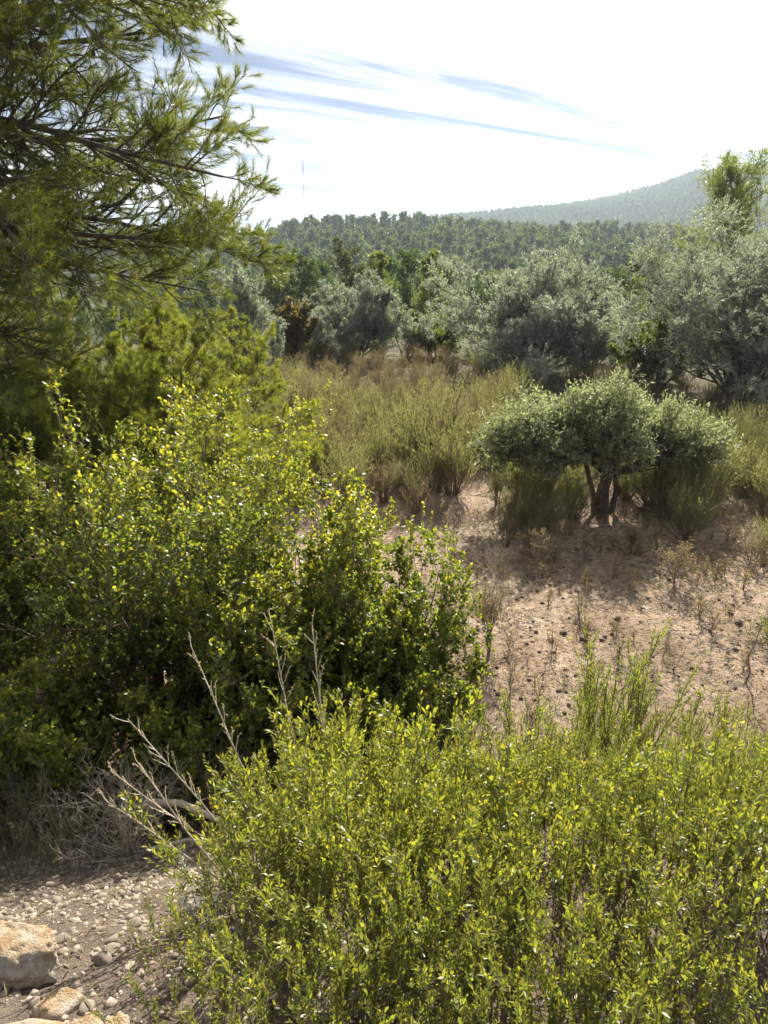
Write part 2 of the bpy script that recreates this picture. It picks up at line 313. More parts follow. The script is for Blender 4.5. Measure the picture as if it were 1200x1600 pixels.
AZ1 = [-180, -60, -25, -12, -8.4, -6.6, 0, 4.6, 11, 20, 30, 60, 180]
H1 = [-2, -2, 3, 4.0, 5, 11.0, 13.5, 13, 10, 5, 3, 0, -2]
AZ2 = [-180, -60, -15, -5, 2, 4.6, 8, 11.3, 16, 18.5, 20.2, 21, 22, 23.4, 25.6, 32, 45, 80, 180]
H2 = [0, 5, 12, 30, 54, 63, 70, 78, 93, 104, 116, 124, 122, 131, 136, 128, 90, 20, 0]
def ground(x, y):
    x = np.asarray(x, float); y = np.asarray(y, float)
    r = np.hypot(x, y); az = np.degrees(np.arctan2(x, y)); front = sm(-0.3, 0.4, y / np.maximum(r, 1e-6))
    e = y + 0.35 * vnoise(x * 0.9, y * 0.4, 3) - 0.12 * x * (np.abs(x) < 4)
    z = -1.7 * sm(0.85, 4.3, e)
    z = z + 0.10 * vnoise(x * 0.7, y * 0.7, 1) * sm(1, 3, r) + 0.05 * vnoise(x * 2.3, y * 2.3, 2) + 0.022 * vnoise(x * 7, y * 7, 5) + 0.014 * vnoise(x * 17, y * 17, 6)
    z = z - 11.0 * sm(28, 95, r) * front
    z = z + (np.interp(az, AZ1, H1) + 12.7) * sm(130, 470, r) * front
    z = z + (np.interp(az, AZ2, H2) - np.interp(az, AZ1, H1) + 8) * sm(620, 1500, r) * front - 8 * sm(480, 640, r) * front
    z = z - 60 * sm(1550, 2400, r) * front
    z = z + (vnoise(x / 60, y / 60, 8) * 5 + vnoise(x / 170, y / 170, 9) * 9) * sm(140, 400, r)
    return z
gz = lambda x, y: float(ground(x, y))

def gx(px, Y):
    """lateral position whose line of sight passes the given column at forward distance Y"""
    X = 0.0
    for _ in range(6):
        dep = Y * math.cos(PITCH) - (gz(X, Y) - CAM_Z) * math.sin(PITCH); X = (px - 600) / FPX * dep
    return X
def spot(px, Y, sink=0.02):
    X = gx(px, Y); return (X, Y, gz(X, Y) - sink)

def build_ground():
    def axis(step, near, far, g):
        v = [0.0]; s = step
        while v[-1] < far:
            v.append(v[-1] + s)
            if v[-1] > near: s *= g
        return np.array(v)
    xp = axis(0.045, 4.0, 2000, 1.055); xs = np.concatenate([-xp[:0:-1], xp])
    yp = axis(0.04, 9.0, 2000, 1.03); ym = axis(0.15, 1.0, 200, 1.2); ys = np.concatenate([-ym[:0:-1], yp])
    X, Y = np.meshgrid(xs, ys); Z = ground(X, Y); nx, ny = len(xs), len(ys)
    V = np.stack([X, Y, Z], -1).reshape(-1, 3)
    i = np.arange(ny - 1)[:, None] * nx + np.arange(nx - 1)[None]
    F = np.stack([i, i + 1, i + nx + 1, i + nx], -1).reshape(-1, 4)
    o = obj('ground', make_mesh('ground', [(V, F, None, 0)], [M['earth']], True), kind='structure'); return o
build_ground()

# ------------------------------------------------------------------ far forest
def far_pine(seed, H, n1, m, L, W, mats, spread=0.34, taper=0.75):
    rng = np.random.default_rng(seed)
    T = grow(rng, np.zeros((1, 3)), np.array([[0, 0, 1.0]]), np.array([H * 0.96]), 6, wob=0.05)
    C, LC, rc = spawn(rng, T, np.array([H]), np.array([0.018 * H]), n1, 0.26, 1.0, 62, 14, spread, 4, 0.22, 0.14, taper)
    p, d, t, tt = leaf_sites(rng, C, m, 0.25, 1.05, 60, 30)
    p = p + rng.normal(0, H * 0.018, p.shape)
    return [tubes(T, np.array([0.018 * H]), 5, 0.2), tubes(C, rc * 0.5, 3)], [diamonds(rng, p, d + np.array([0, 0, .35]), L, W)]

FAR = []
for i in range(6):
    w, lf = far_pine(40 + i, 1.0, 30 + 2 * i, 18, 0.08, 0.05, None, 0.31 + 0.03 * (i % 3), 0.55 + 0.07 * (i % 4))
    FAR.append(make_mesh('pine_far', w + [(lf[0][0], lf[0][1], lf[0][2], 1)], [M['bark'], M['pine_far']]))

def forest_points(rng, n, r0, r1, a0, a1):
    r = np.sqrt(rng.uniform(r0 * r0, r1 * r1, n)); a = np.radians(rng.uniform(a0, a1, n))
    return r * np.sin(a), r * np.cos(a)
rng = np.random.default_rng(5)
fx, fy = forest_points(rng, 2600, 130, 280, -17, 31)
keep, cell = [], {}
for i in range(len(fx)):                      # spacing between trunks
    c = (int(fx[i] // 5.8), int(fy[i] // 5.8))
    if c in cell: continue
    cell[c] = 1; keep.append(i)
keep = sorted(keep, key=lambda i: math.hypot(fx[i], fy[i]))
inside = [i for i in keep if abs(math.degrees(math.atan2(fx[i], fy[i])) - 6) < 23][:260]
rest = [i for i in keep if i not in set(inside)]
for n_, i in enumerate(inside):
    o = obj('pine_tree', FAR[n_ % 6], None, (fx[i], fy[i], gz(fx[i], fy[i]) - 0.2), (0, 0, rng.uniform(0, 6.28)), float(rng.uniform(7.5, 11.5)))
    tag(o, 'green pine in the closed forest on the lower slope of the hill', 'pine tree', 'pines on the lower hillside')

def build_forest():
    ax, ay = forest_points(rng, 4300, 280, 620, -26, 40); bx, by = forest_points(rng, 20000, 620, 1560, -16, 42)
    x = np.concatenate([fx[rest], ax, bx]); y = np.concatenate([fy[rest], ay, by])
    cov = vnoise(x / 40, y / 40, 21) + 0.5 * vnoise(x / 15, y / 15, 22)
    k = (cov > -0.42); x, y = x[k], y[k]; r = np.hypot(x, y); n = len(x)
    z = ground(x, y) - 0.2
    s = rng.uniform(7, 11.5, n) * (1 + 0.15 * (r > 620)); rot = rng.uniform(0, 6.28, n); idx = rng.integers(0, 6, n)
    me = bpy.data.meshes.new('distant_forest'); me.vertices.add(n); me.vertices.foreach_set('co', np.stack([x, y, z], 1).astype(np.float32).ravel())
    for nm, ty, v in (('sc', 'FLOAT', s.astype(np.float32)), ('rz', 'FLOAT', rot.astype(np.float32)), ('id', 'INT', idx.astype(np.int32))):
        a = me.attributes.new(nm, ty, 'POINT'); a.data.foreach_set('value', v)
    me.update()
    o = obj('distant_forest', me, kind='stuff'); o['label'] = 'hazy pine forest covering the far ridge and mountain'; o['category'] = 'forest'
    g = bpy.data.node_groups.new('forest', 'GeometryNodeTree')
    g.interface.new_socket('Geometry', in_out='INPUT', socket_type='NodeSocketGeometry'); g.interface.new_socket('Geometry', in_out='OUTPUT', socket_type='NodeSocketGeometry')
    N = g.nodes.new; L = g.links.new; gi = N('NodeGroupInput'); go = N('NodeGroupOutput')
    m2p = N('GeometryNodeMeshToPoints'); L(gi.outputs[0], m2p.inputs['Mesh']); prev = m2p.outputs[0]
    def attr(nm, ty):
        q = N('GeometryNodeInputNamedAttribute'); q.data_type = ty; q.inputs['Name'].default_value = nm; return q.outputs['Attribute']
    join = N('GeometryNodeJoinGeometry')
    cx = N('ShaderNodeCombineXYZ'); L(attr('rz', 'FLOAT'), cx.inputs['Z'])
    for i in range(6):
        iop = N('GeometryNodeInstanceOnPoints'); L(prev, iop.inputs['Points'])
        cmpn = N('FunctionNodeCompare'); cmpn.data_type = 'INT'; cmpn.operation = 'EQUAL'; L(attr('id', 'INT'), cmpn.inputs[2]); cmpn.inputs[3].default_value = i
        L(cmpn.outputs[0], iop.inputs['Selection'])
        src = N('GeometryNodeObjectInfo'); src.inputs['As Instance'].default_value = True; src.inputs['Object'].default_value = inst_src[i]
        L(src.outputs['Geometry'], iop.inputs['Instance']); L(cx.outputs[0], iop.inputs['Rotation']); L(attr('sc', 'FLOAT'), iop.inputs['Scale'])
        L(iop.outputs[0], join.inputs[0])
    L(join.outputs[0], go.inputs[0])
    md = o.modifiers.new('forest', 'NODES'); md.node_group = g
# the instanced tree shapes are the meshes of six of the hillside pines
inst_src = []
used = set()
for o in [o for o in COL.objects if o.name.startswith('pine_tree')]:
    if o.data.name not in used and len(inst_src) < 6: used.add(o.data.name); inst_src.append(o)
build_forest()

# ------------------------------------------------------------------ mid-distance pines
def mid_pine(seed, H, n1, m2, ml, L, W, leaf, spread=0.3, taper=0.7, t0=0.2, ang=62, up=0.2):
    rng = np.random.default_rng(seed)
    T = grow(rng, np.zeros((1, 3)), np.array([[0, 0, 1.0]]), np.array([H * 0.95]), 8, wob=0.045)
    r = np.array([0.016 * H])
    C, LC, rc = spawn(rng, T, np.array([H]), r, n1, t0, 1.0, ang, 13, spread, 5, up, 0.13, taper)
    D, LD, rd = spawn(rng, C, LC, rc, m2, 0.2, 1.0, 48, 14, 0.5, 4, 0.22, 0.15, 0.4)
    p, d, t, tt = leaf_sites(rng, np.concatenate([D, C[:, 1:]]), ml, 0.3, 1.05, 48, 22)
    p = p + rng.normal(0, 0.035, p.shape)
    return (make_mesh('trunk', [tubes(T, r, 6, 0.2), tubes(C, rc * 0.8, 4), tubes(D, rd, 3)], [M['bark']], True),
            make_mesh('crown', [diamonds(rng, p, d + np.array([0, 0, .15]), L, W)], [leaf]))
def tree(name, label, cat, loc, meshes, rotz=0.0, scale=1.0, group=None):
    t = thing(name, label, cat, loc, rotz, scale, group)
    obj('trunk', meshes[0], t); obj('crown', meshes[1], t, kind='stuff'); return t

MP = [mid_pine(60 + i, 8.0, 40, 9, 18, 0.27, 0.075, M['pine_mid'], 0.37 + 0.04 * (i % 3), 0.7 - 0.08 * (i % 2)) for i in range(3)]
MPb = mid_pine(70, 8.0, 36, 9, 18, 0.26, 0.07, M['pine_brown'], 0.26, 0.6)
MPy = mid_pine(71, 5.0, 38, 9, 18, 0.2, 0.05, M['pine_pale'], 0.32, 0.75, 0.1)
GRP = 'dark pines in the row below the hill'
row = [(395, 62, 7.6, 0), (432, 52, 6.4, 1), (452, 66, 8.5, 2), (474, 55, 7.6, 0), (500, 60, 8.0, 1), (522, 70, 8.8, 2), (600, 58, 7.8, 0), (625, 66, 8.6, 2),
       (655, 52, 6.8, 1), (690, 48, 5.6, 2), (712, 75, 8.2, 0), (735, 62, 7.6, 1), (790, 70, 7.6, 2), (840, 85, 8.5, 0), (900, 80, 8.3, 1), (930, 56, 6.6, 2),
       (330, 58, 7.5, 1), (270, 66, 8.0, 2), (200, 55, 7.6, 0), (120, 60, 8.0, 1), (40, 52, 7.2, 2), (1110, 62, 8.0, 0), (1175, 70, 8.5, 1), (1040, 72, 7.0, 2),
       (560, 88, 8.5, 0), (480, 95, 9.0, 1), (420, 100, 9.0, 2), (640, 98, 9.2, 0), (760, 105, 9.0, 1), (880, 110, 9.2, 2), (980, 100, 9.0, 0), (360, 92, 8.6, 1), (700, 120, 9, 2), (520, 118, 9, 1)]
for px, Y, h, v in row:
    back = Y > 84
    tree('pine_tree', 'pine deep in the valley behind the dark tree row' if back else 'dark green pine in the tree row between the olive trees and the hill', 'pine tree', spot(px, Y, 0.1), MP[v], px * 0.37, h / 8.0, 'pines in the valley behind the row' if back else GRP)
tree('pine_tree', 'tall brownish pine rising above the row behind the grey olive tree', 'pine tree', spot(546, 56, 0.1), MPb, 1.0, 1.06)
tree('pine_tree', 'yellow-green young pine standing right behind the round grey olive tree', 'pine tree', spot(592, 33, 0.1), MPy, 0.4, 0.74)
tree('pine_tree', 'soft green pine behind the low bright bush between two olive trees', 'pine tree', spot(672, 38, 0.1), MPy, 2.4, 0.86)
tree('pine_tree', 'pale feathery tall pine towering behind the big olive at the clearing edge', 'pine tree', spot(1120, 29, 0.1), mid_pine(73, 6.4, 46, 10, 22, 0.2, 0.034, M['pine_pale'], 0.5, 0.6, 0.25, 52, 0.3), 0.7, 1.0)
tree('pine_tree', 'slim young pale pine with a bare visible stem between two big olive trees', 'pine tree', spot(1003, 24, 0.1), mid_pine(74, 3.5, 26, 7, 16, 0.15, 0.026, M['pine_pale'], 0.3, 0.6, 0.25), 0.2, 1.0)
tree('pine_tree', 'rounded mid-green pine peeping over the gap between the big olives', 'pine tree', spot(965, 42, 0.1), MP[1], 0.2, 0.62)
tree('pine_tree', 'short green pine at the end of the gap beside the pale tall pine', 'pine tree', spot(1040, 40, 0.1), MPy, 1.2, 0.9)

# ------------------------------------------------------------------ olive trees and round shrubs
def dome(seed, width, height, stems, m2, m3, m4, ml, L, W, leaf, bark, tilt=(12, 55), rad=0.05, ang4=45, base=0.15, up=0.16, gap=0.0, leafkind='diamond', shoots=0.3):
    rng = np.random.default_rng(seed)
    a = rng.uniform(0, 2 * np.pi, stems); th = np.radians(rng.uniform(*tilt, stems))
    d = np.stack([np.sin(th) * np.cos(a), np.sin(th) * np.sin(a), np.cos(th)], 1); p0 = np.stack([np.cos(a) * base, np.sin(a) * base, np.zeros(stems)], 1) * rng.uniform(0.3, 1, (stems, 1))
    L0 = rng.uniform(0.7, 1.0, stems) * height * 0.75
    S = grow(rng, p0, d, L0, 6, (0, 0, 1), 0.05, 0.12); r0 = np.full(stems, rad) * rng.uniform(0.6, 1.1, stems)
    A, LA, ra = spawn(rng, S, L0, r0, m2, 0.14, 1.0, 45, 14, 0.55, 5, up, 0.14, 0.35)
    B, LB, rb = spawn(rng, A, LA, ra, m3, 0.2, 1.0, 42, 14, 0.5, 4, up, 0.15, 0.3)
    C, LC, rc = spawn(rng, B, LB, rb, m4, 0.2, 1.0, ang4, 14, 0.6, 4, up, 0.15, shoots)
    allp = np.concatenate([C.reshape(-1, 3), B.reshape(-1, 3)])
    q = np.percentile(np.abs(allp[:, :2]), 97); hz = np.percentile(allp[:, 2], 98.5)
    f = np.array([width * 0.5 / q, width * 0.5 / q, height / hz])
    S, A, B, C = S * f, A * f, B * f, C * f
    if gap > 0:                                  # open the crown in clumps
        g = np.array([mnoise.noise(Vector(v) * (2.2 / width * 2)) for v in C[:, -1]]); C2 = C[g > -gap]; rc = rc[g > -gap]
    else: C2 = C
    for Z in (A, B, C2): Z[..., 2] = np.maximum(Z[..., 2], 0.04)
    P = np.concatenate([C2, B[rng.random(len(B)) < 0.5]])
    p, dd, T, t = leaf_sites(rng, P, ml, 0.15, 1.05, 46, 18)
    wood = make_mesh('trunk', [tubes(S, r0, 6, 0.35), tubes(A, ra, 5, 0.3), tubes(B, rb, 4, 0.3), tubes(C2, np.maximum(rc, 0.0015), 3, 0.4)], [bark], True)
    rnd = np.clip(rng.normal(0.42, 0.2, len(p)) + 0.25 * (t - 0.5), 0, 1)
    lv = [diamonds(rng, p, dd, L, W, rnd)] if leafkind == 'diamond' else ovals(rng, p, dd, T, L, W, rnd)
    return wood, make_mesh('crown', lv, [leaf])

OL = M['olive_leaf']; BG = M['bark_grey']
tree('olive_tree', 'round grey-green olive tree beside the rust-coloured bush', 'olive tree', spot(560, 26), dome(101, 3.7, 2.45, 13, 9, 8, 6, 12, 0.095, 0.024, OL, BG, (5, 80), 0.045, gap=0.3), 0.0)
tree('olive_tree', 'wide grey olive tree with many radiating stems and a dark shaded base', 'olive tree', spot(826, 22.5), dome(102, 5.9, 3.05, 20, 9, 8, 7, 12, 0.095, 0.024, OL, BG, (5, 80), 0.05, gap=0.3), 0.0)
tree('olive_tree', 'large dusky olive tree under the pale tall pine at the clearing edge', 'olive tree', spot(1150, 17.5), dome(103, 5.0, 3.85, 19, 9, 8, 7, 13, 0.085, 0.021, OL, BG, (5, 75), 0.05, gap=0.35), 0.0)
tree('olive_tree', 'narrow grey olive tree partly hidden behind the bright young pine', 'olive tree', spot(388, 21), dome(104, 1.9, 2.9, 10, 8, 8, 6, 12, 0.085, 0.022, OL, BG, (5, 70), gap=0.3), 0.0)
tree('olive_tree', 'thin grey olive sapling filling the foot of the wide olive tree', 'olive tree', spot(930, 21), dome(105, 2.6, 2.0, 9, 8, 7, 5, 11, 0.085, 0.022, OL, BG, (5, 75), 0.03, gap=0.3), 0.0)
tree('olive_tree', 'low grey olive bush between the round olive and the low bright bush', 'olive tree', spot(632, 25.5), dome(106, 1.5, 1.4, 6, 6, 6, 5, 9, 0.07, 0.016, OL, BG, (10, 50), 0.03, gap=0.3), 0.0)
tree('rust_bush', 'rust-brown rounded bush beside the round grey olive tree', 'bush', spot(459, 24.5), dome(107, 1.5, 1.85, 9, 8, 7, 5, 10, 0.08, 0.045, M['rust_leaf'], BG, (8, 40), 0.03), 0.0)
tree('bright_bush', 'low bright lime-green bush between the two olive trees', 'bush', spot(680, 26), dome(108, 1.6, 1.25, 9, 7, 6, 5, 10, 0.075, 0.04, M['pine_pale'], BG, (8, 50), 0.02), 0.0)
tree('green_bush', 'leafy green bush at the foot of the slim young pine', 'bush', spot(1025, 19.5), dome(109, 1.9, 1.8, 9, 8, 7, 5, 10, 0.075, 0.036, M['pine_pale'], BG, (8, 50), 0.03, gap=0.2), 0.0)
tree('green_bush', 'small green bush under the rust-brown bush', 'bush', spot(478, 25.2), dome(110, 1.4, 0.8, 7, 6, 5, 5, 9, 0.06, 0.028, M['heath_green'], BG, (10, 60), 0.02), 0.0)
# the small multi-stemmed olive in the scrub: three rounded heads on bent stems
def small_olive():
    t = thing('olive_tree', 'small sunlit olive with a dark twisted trunk and three rounded heads above the scrub', 'olive tree', spot(942, 9.6), 0.0, 1.1)
    rng = np.random.default_rng(120)
    heads = [(-0.1, 0.0, 1.42, 0.55, 0.42), (-1.05, 0.1, 1.25, 0.5, 0.42), (0.85, -0.05, 1.02, 0.5, 0.34), (-0.55, 0.25, 1.12, 0.45, 0.36), (0.42, 0.3, 1.2, 0.42, 0.36), (-1.4, -0.1, 0.95, 0.32, 0.25), (1.25, 0, 0.92, 0.3, 0.22), (0.0, -0.3, 1.1, 0.42, 0.32), (-0.8, -0.25, 0.9, 0.4, 0.25)]
    B = make_mesh('trunk', [tubes(np.array([[(0, 0, -0.05), (-0.03, 0, 0.3), (0.02, 0.02, 0.6), (0.0, 0, 0.85), (0.06, 0, 1.1)]]), np.array([0.085]), 8, 0.5),
                            tubes(np.array([[(0.1, 0.03, -0.05), (0.14, 0, 0.3), (0.1, 0.0, 0.6), (0.2, 0.02, 0.85), (0.35, 0, 1.0)], [(-0.1, 0.03, -0.05), (-0.1, 0.1, 0.2), (-0.2, 0.1, 0.5), (-0.3, 0.1, 0.8), (-0.5, 0.05, 1.0)]]), np.array([0.04, 0.04]), 6, 0.5)], [M['bark']], True)
    obj('trunk', B, t)
    for j, (hx, hy, hz, hr, hh) in enumerate(heads):
        c = np.array([hx, hy, hz]); n = 16
        st = np.array([0.03 * math.copysign(1, hx), 0.0, 0.5 + 0.25 * (j % 3) / 2])
        e = c + rng.normal(0, 1, (n, 3)) * np.array([hr, hr, hh]) * 0.33 + np.array([0, 0, -0.1])
        s = np.linspace(0, 1, 6)[None, :, None]
        mid = (st + e) / 2 + np.array([0, 0, 0.10]) + rng.normal(0, 0.06, (n, 3))
        P = (1 - s) ** 2 * st + 2 * s * (1 - s) * mid[:, None] + s * s * e[:, None]
        P = P + rng.normal(0, 0.012, P.shape) * s
        LP = np.linalg.norm(e - st, axis=1); r = rng.uniform(0.008, 0.02, n)
        A, LA, ra = spawn(rng, P, np.full(n, hr * 1.3), r, 9, 0.5, 1.0, 50, 16, 0.6, 4, 0.18, 0.14, 0.2)
        C, LC, rc = spawn(rng, A, LA, ra, 7, 0.2, 1.0, 42, 14, 0.55, 4, 0.22, 0.12, 0.3)
        p, d, T, tt = leaf_sites(rng, C, 8, 0.15, 1.05, 42, 15)
        b = obj('branch', make_mesh('branch', [tubes(P, r, 5, 0.4), tubes(A, np.maximum(ra, .002), 4), tubes(C, np.maximum(rc, 0.0012), 3)], [M['bark']], True), t)
        rnd = np.clip(rng.normal(0.4, 0.2, len(p)) + 0.3 * (tt - 0.5), 0, 1)
        obj('leaves', make_mesh('leaves', [diamonds(rng, p, d, 0.048, 0.015, rnd)], [M['small_olive_leaf']]), b, kind='stuff')
small_olive()

# ------------------------------------------------------------------ heath scrub
def heath(seed, H, spread, shoots, m2, ml, L, W, leaf, wood, ang=26, curve=0.1, fl=0.25):
    rng = np.random.default_rng(seed)
    a = rng.uniform(0, 2 * np.pi, shoots); th = np.abs(rng.normal(0, spread, shoots)); 
    d = np.stack([np.sin(th) * np.cos(a), np.sin(th) * np.sin(a), np.cos(th)], 1)
    p0 = np.stack([np.cos(a), np.sin(a), np.zeros(shoots)], 1) * 0.05 * H
    L0 = rng.uniform(0.55, 1.0, shoots) * H
    S = grow(rng, p0, d, L0, 6, (0, 0, 1), curve, 0.11); r = np.full(shoots, 0.007 * H)
    A, LA, ra = spawn(rng, S, L0, r, m2, 0.3, 0.98, ang, 12, 0.42, 4, 0.12, 0.10, 0.5)
    P = np.concatenate([A, S[:, 2:]]) if S.shape[1] - 2 == 4 else A
    p, dd, T, t = leaf_sites(rng, P, ml, 0.1, 1.03, 30, 12)
    rnd = np.clip(rng.normal(0.35, 0.2, len(p)) + fl * t, 0, 1)
    return (make_mesh('stems', [tubes(S, r, 4, 0.3), tubes(A, np.maximum(ra, 0.0012), 3)], [wood], True),
            make_mesh('foliage', [diamonds(rng, p, dd, L, W, rnd)], [leaf]))
def shrub(name, label, loc, meshes, rotz, scale, group=None, cat='shrub'):
    t = thing(name, label, cat, loc, rotz, scale, group)
    obj('stems', meshes[0], t); obj('foliage', meshes[1], t, kind='stuff'); return t

HG = [heath(200 + i, 1.0, 0.44 + 0.07 * i, 40, 10, 17, 0.03, 0.007, M['heath_green'], M['twig']) for i in range(4)]
HB = [heath(210 + i, 1.0, 0.55, 40, 10, 14, 0.028, 0.007, M['heath_brown'], M['twig']) for i in range(3)]
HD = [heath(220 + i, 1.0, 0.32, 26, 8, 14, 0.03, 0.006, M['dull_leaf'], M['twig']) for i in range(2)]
rng = np.random.default_rng(31)
def scatter(n, f, dmin):
    out = []; tries = 0
    while len(out) < n and tries < 20000:
        tries += 1; px, Y = f(); X = gx(px, Y)
        if all((X - a) ** 2 + (Y - b) ** 2 > (dmin * (0.5 + Y / 25)) ** 2 for a, b, _ in out): out.append((X, Y, px))
    return out
# green heath field between the clearing and the olive trees
for i, (X, Y, px) in enumerate(scatter(74, lambda: (rng.uniform(430, 800), rng.uniform(10.2, 17.5)), 0.42)):
    if px > 690 and Y < 10.9: continue
    br = rng.random() < 0.34
    me = (HB if br else HG)[int(rng.integers(0, 3))]
    shrub('heath_shrub', 'brownish twiggy heath shrub in the scrub field' if br else 'upright olive-green heath shrub in the scrub field', (X, Y, gz(X, Y) - 0.02), me, rng.uniform(0, 6.28), float(rng.uniform(0.5, 1.15)), 'brownish heath shrubs in the scrub field' if br else 'green heath shrubs in the scrub field')
# brown heather below the far olives
for i, (X, Y, px) in enumerate(scatter(70, lambda: (rng.uniform(430, 1010), rng.uniform(18, 25.5)), 0.5)):
    if px > 760 and Y > 21.5: continue
    br = rng.random() < 0.7
    shrub('heather_shrub', 'low brown heather shrub in front of the far olive trees' if br else 'low green heath shrub in front of the far olive trees', (X, Y, gz(X, Y) - 0.02), (HB if br else HG)[int(rng.integers(0, 3))], rng.uniform(0, 6.28), float(rng.uniform(0.5, 0.85)), 'brown heather before the olive trees' if br else 'green heath before the olive trees')
for i, (X, Y, px) in enumerate(scatter(60, lambda: (rng.uniform(420, 1250), rng.uniform(25.5, 34)), 0.5)):
    shrub('heather_shrub', 'low brown heather shrub growing under and behind the far olive trees', (X, Y, gz(X, Y) - 0.02), HB[int(rng.integers(0, 3))], rng.uniform(0, 6.28), float(rng.uniform(0.5, 0.9)), 'heather behind the olive trees')
for i, (X, Y, px) in enumerate(scatter(18, lambda: (rng.uniform(775, 1100), rng.uniform(9.25, 10.1)), 0.3)):
    if 880 < px < 1010 and Y < 9.75: continue
    shrub('heath_shrub', 'low heath shrub crowding the foot of the small olive', (X, Y, gz(X, Y) - 0.02), (HD if i % 3 == 0 else HG)[i % 2], rng.uniform(0, 6.28), float(rng.uniform(0.5, 0.8)), 'heath at the foot of the small olive')
# scrub on the far side of the small olive
for i, (X, Y, px) in enumerate(scatter(30, lambda: (rng.uniform(1030, 1290), rng.uniform(9.3, 12.8)), 0.42)):
    shrub('heath_shrub', 'bright upright heath shrub in the thicket past the small olive', (X, Y, gz(X, Y) - 0.02), HG[int(rng.integers(0, 4))], rng.uniform(0, 6.28), float(rng.uniform(0.75, 1.1)), 'heath thicket past the small olive')
for i, (X, Y, px) in enumerate(scatter(30, lambda: (rng.uniform(770, 1090), rng.uniform(9.75, 13.5)), 0.42)):
    shrub('heath_shrub', 'heath shrub half hidden behind the small olive', (X, Y, gz(X, Y) - 0.02), HG[int(rng.integers(0, 4))], rng.uniform(0, 6.28), float(rng.uniform(0.6, 0.9)), 'heath behind the small olive')
for i, (X, Y, px) in enumerate(scatter(22, lambda: (rng.uniform(1000, 1300), rng.uniform(15.2, 18.5)), 0.5)):
    shrub('heath_shrub', 'shaded dull heath shrub under the large dusky olive', (X, Y, gz(X, Y) - 0.02), HD[int(rng.integers(0, 2))], rng.uniform(0, 6.28), float(rng.uniform(0.5, 0.8)), 'heath under the dusky olive')
for i, (X, Y, px) in enumerate(scatter(55, lambda: (rng.uniform(-80, 440), rng.uniform(9.0, 24)), 0.6)):
    shrub('heath_shrub', 'dull heath shrub in the shade under the pines', (X, Y, gz(X, Y) - 0.02), HD[int(rng.integers(0, 2))], rng.uniform(0, 6.28), float(rng.uniform(0.6, 1.0)), 'heath under the pines')
for px, Y, s, me, lab in [(820, 8.6, 0.62, HG[1], 'low spreading heath tuft at the edge of the bare clearing'),
                          (790, 8.3, 0.5, HD[0], 'dull low tuft beside the spreading heath tuft at the clearing edge'),
                          (860, 8.9, 0.55, HG[3], 'green tuft under the bent stems of the small olive'),
                          (895, 9.2, 0.65, HG[0], 'upright green heath beside the trunk of the small olive'),
                          (1072, 8.5, 0.72, HG[0], 'lone pyramid-shaped green heath shrub in front of the thicket'),
                          (1040, 9.3, 0.85, HG[2], 'green heath shrub at the thicket corner beside the small olive'),
                          (1190, 8.1, 0.45, HG[3], 'low green tuft where the thicket meets the bare clearing'),
                          (705, 10.3, 1.15, HG[3], 'tall open heath shrub with a bare forked foot beside the clearing'),
                          (690, 12.0, 1.35, HG[0], 'tallest green heath shrub with spiky tips in the scrub field'),
                          (1160, 13.6, 0.7, HG[2], 'spiky green shrub by the pale open patch'),
                          (600, 10.0, 0.7, HB[1], 'brown twiggy shrub at the front edge of the scrub field'),
                          (530, 9.8, 0.9, HG[2], 'green heath shrub behind the leafy bright shrub'),
                          (650, 9.6, 0.55, HB[0], 'low brown shrub before the tall open heath shrub')]:
    shrub('heath_shrub', lab, spot(px, Y), me, px * 0.1, s)

# ------------------------------------------------------------------ the big pine and its young neighbours
def limb(seed, L, m2, m3, mn, nl, nw, leaf, droop=0.0, f2=0.36, f3=0.42, dens=(0.35, 1.02)):
    rng = np.random.default_rng(seed)
    P = grow(rng, np.zeros((1, 3)), np.array([[1.0, 0, 0.05]]), np.array([L]), 9, (0, 0, 1), droop, 0.09); r = np.array([0.0125 * L])
    A, LA, ra = spawn(rng, P, np.array([L]), r, m2, 0.12, 1.0, 46, 10, f2, 6, 0.03, 0.13, 0.55, 0.35)
    B, LB, rb = spawn(rng, A, LA, ra, m3, 0.2, 1.0, 42, 12, f3, 4, 0.12, 0.14, 0.35, 0.7)
    Q = np.concatenate([B, A[:, 2:]])
    p, d, T, t = leaf_sites(rng, Q, mn, dens[0], dens[1], 34, 14)
    rnd = np.clip(rng.normal(0.3, 0.18, len(p)) + 0.35 * t, 0, 1)
    return (make_mesh('branch', [tubes(P, r, 7, 0.2), tubes(A, np.maximum(ra, 0.003), 4, 0.3), tubes(B, np.maximum(rb, 0.0018), 3, 0.5)], [M['bark']], True),
            make_mesh('needles', [needles(rng, p, d, nl, nw, rnd)], [leaf]))
LIMB = [limb(300 + i, 3.6, 30, 13, 64, 0.09, 0.0036, M['needle'], -0.03 + 0.02 * (i % 3)) for i in range(6)]
YLIMB = [limb(320 + i, 1.3, 15, 7, 56, 0.09, 0.0044, M['needle_young'], 0.06, 0.4, 0.45, (0.25, 1.02)) for i in range(4)]
DLIMB = [limb(340 + i, 2.6, 20, 9, 4, 0.07, 0.003, M['dry'], -0.05, 0.4, 0.5) for i in range(2)]

def add_limb(t, protos, i, z, az, pitch, s, base=(0, 0)):
    b = obj('branch', protos[i][0], t, (base[0], base[1], z), (0, 0, 0), s)
    b.rotation_euler = (random.uniform(-0.5, 0.5), -R(pitch), R(az)); obj('needles', protos[i][1], b, kind='stuff'); return b

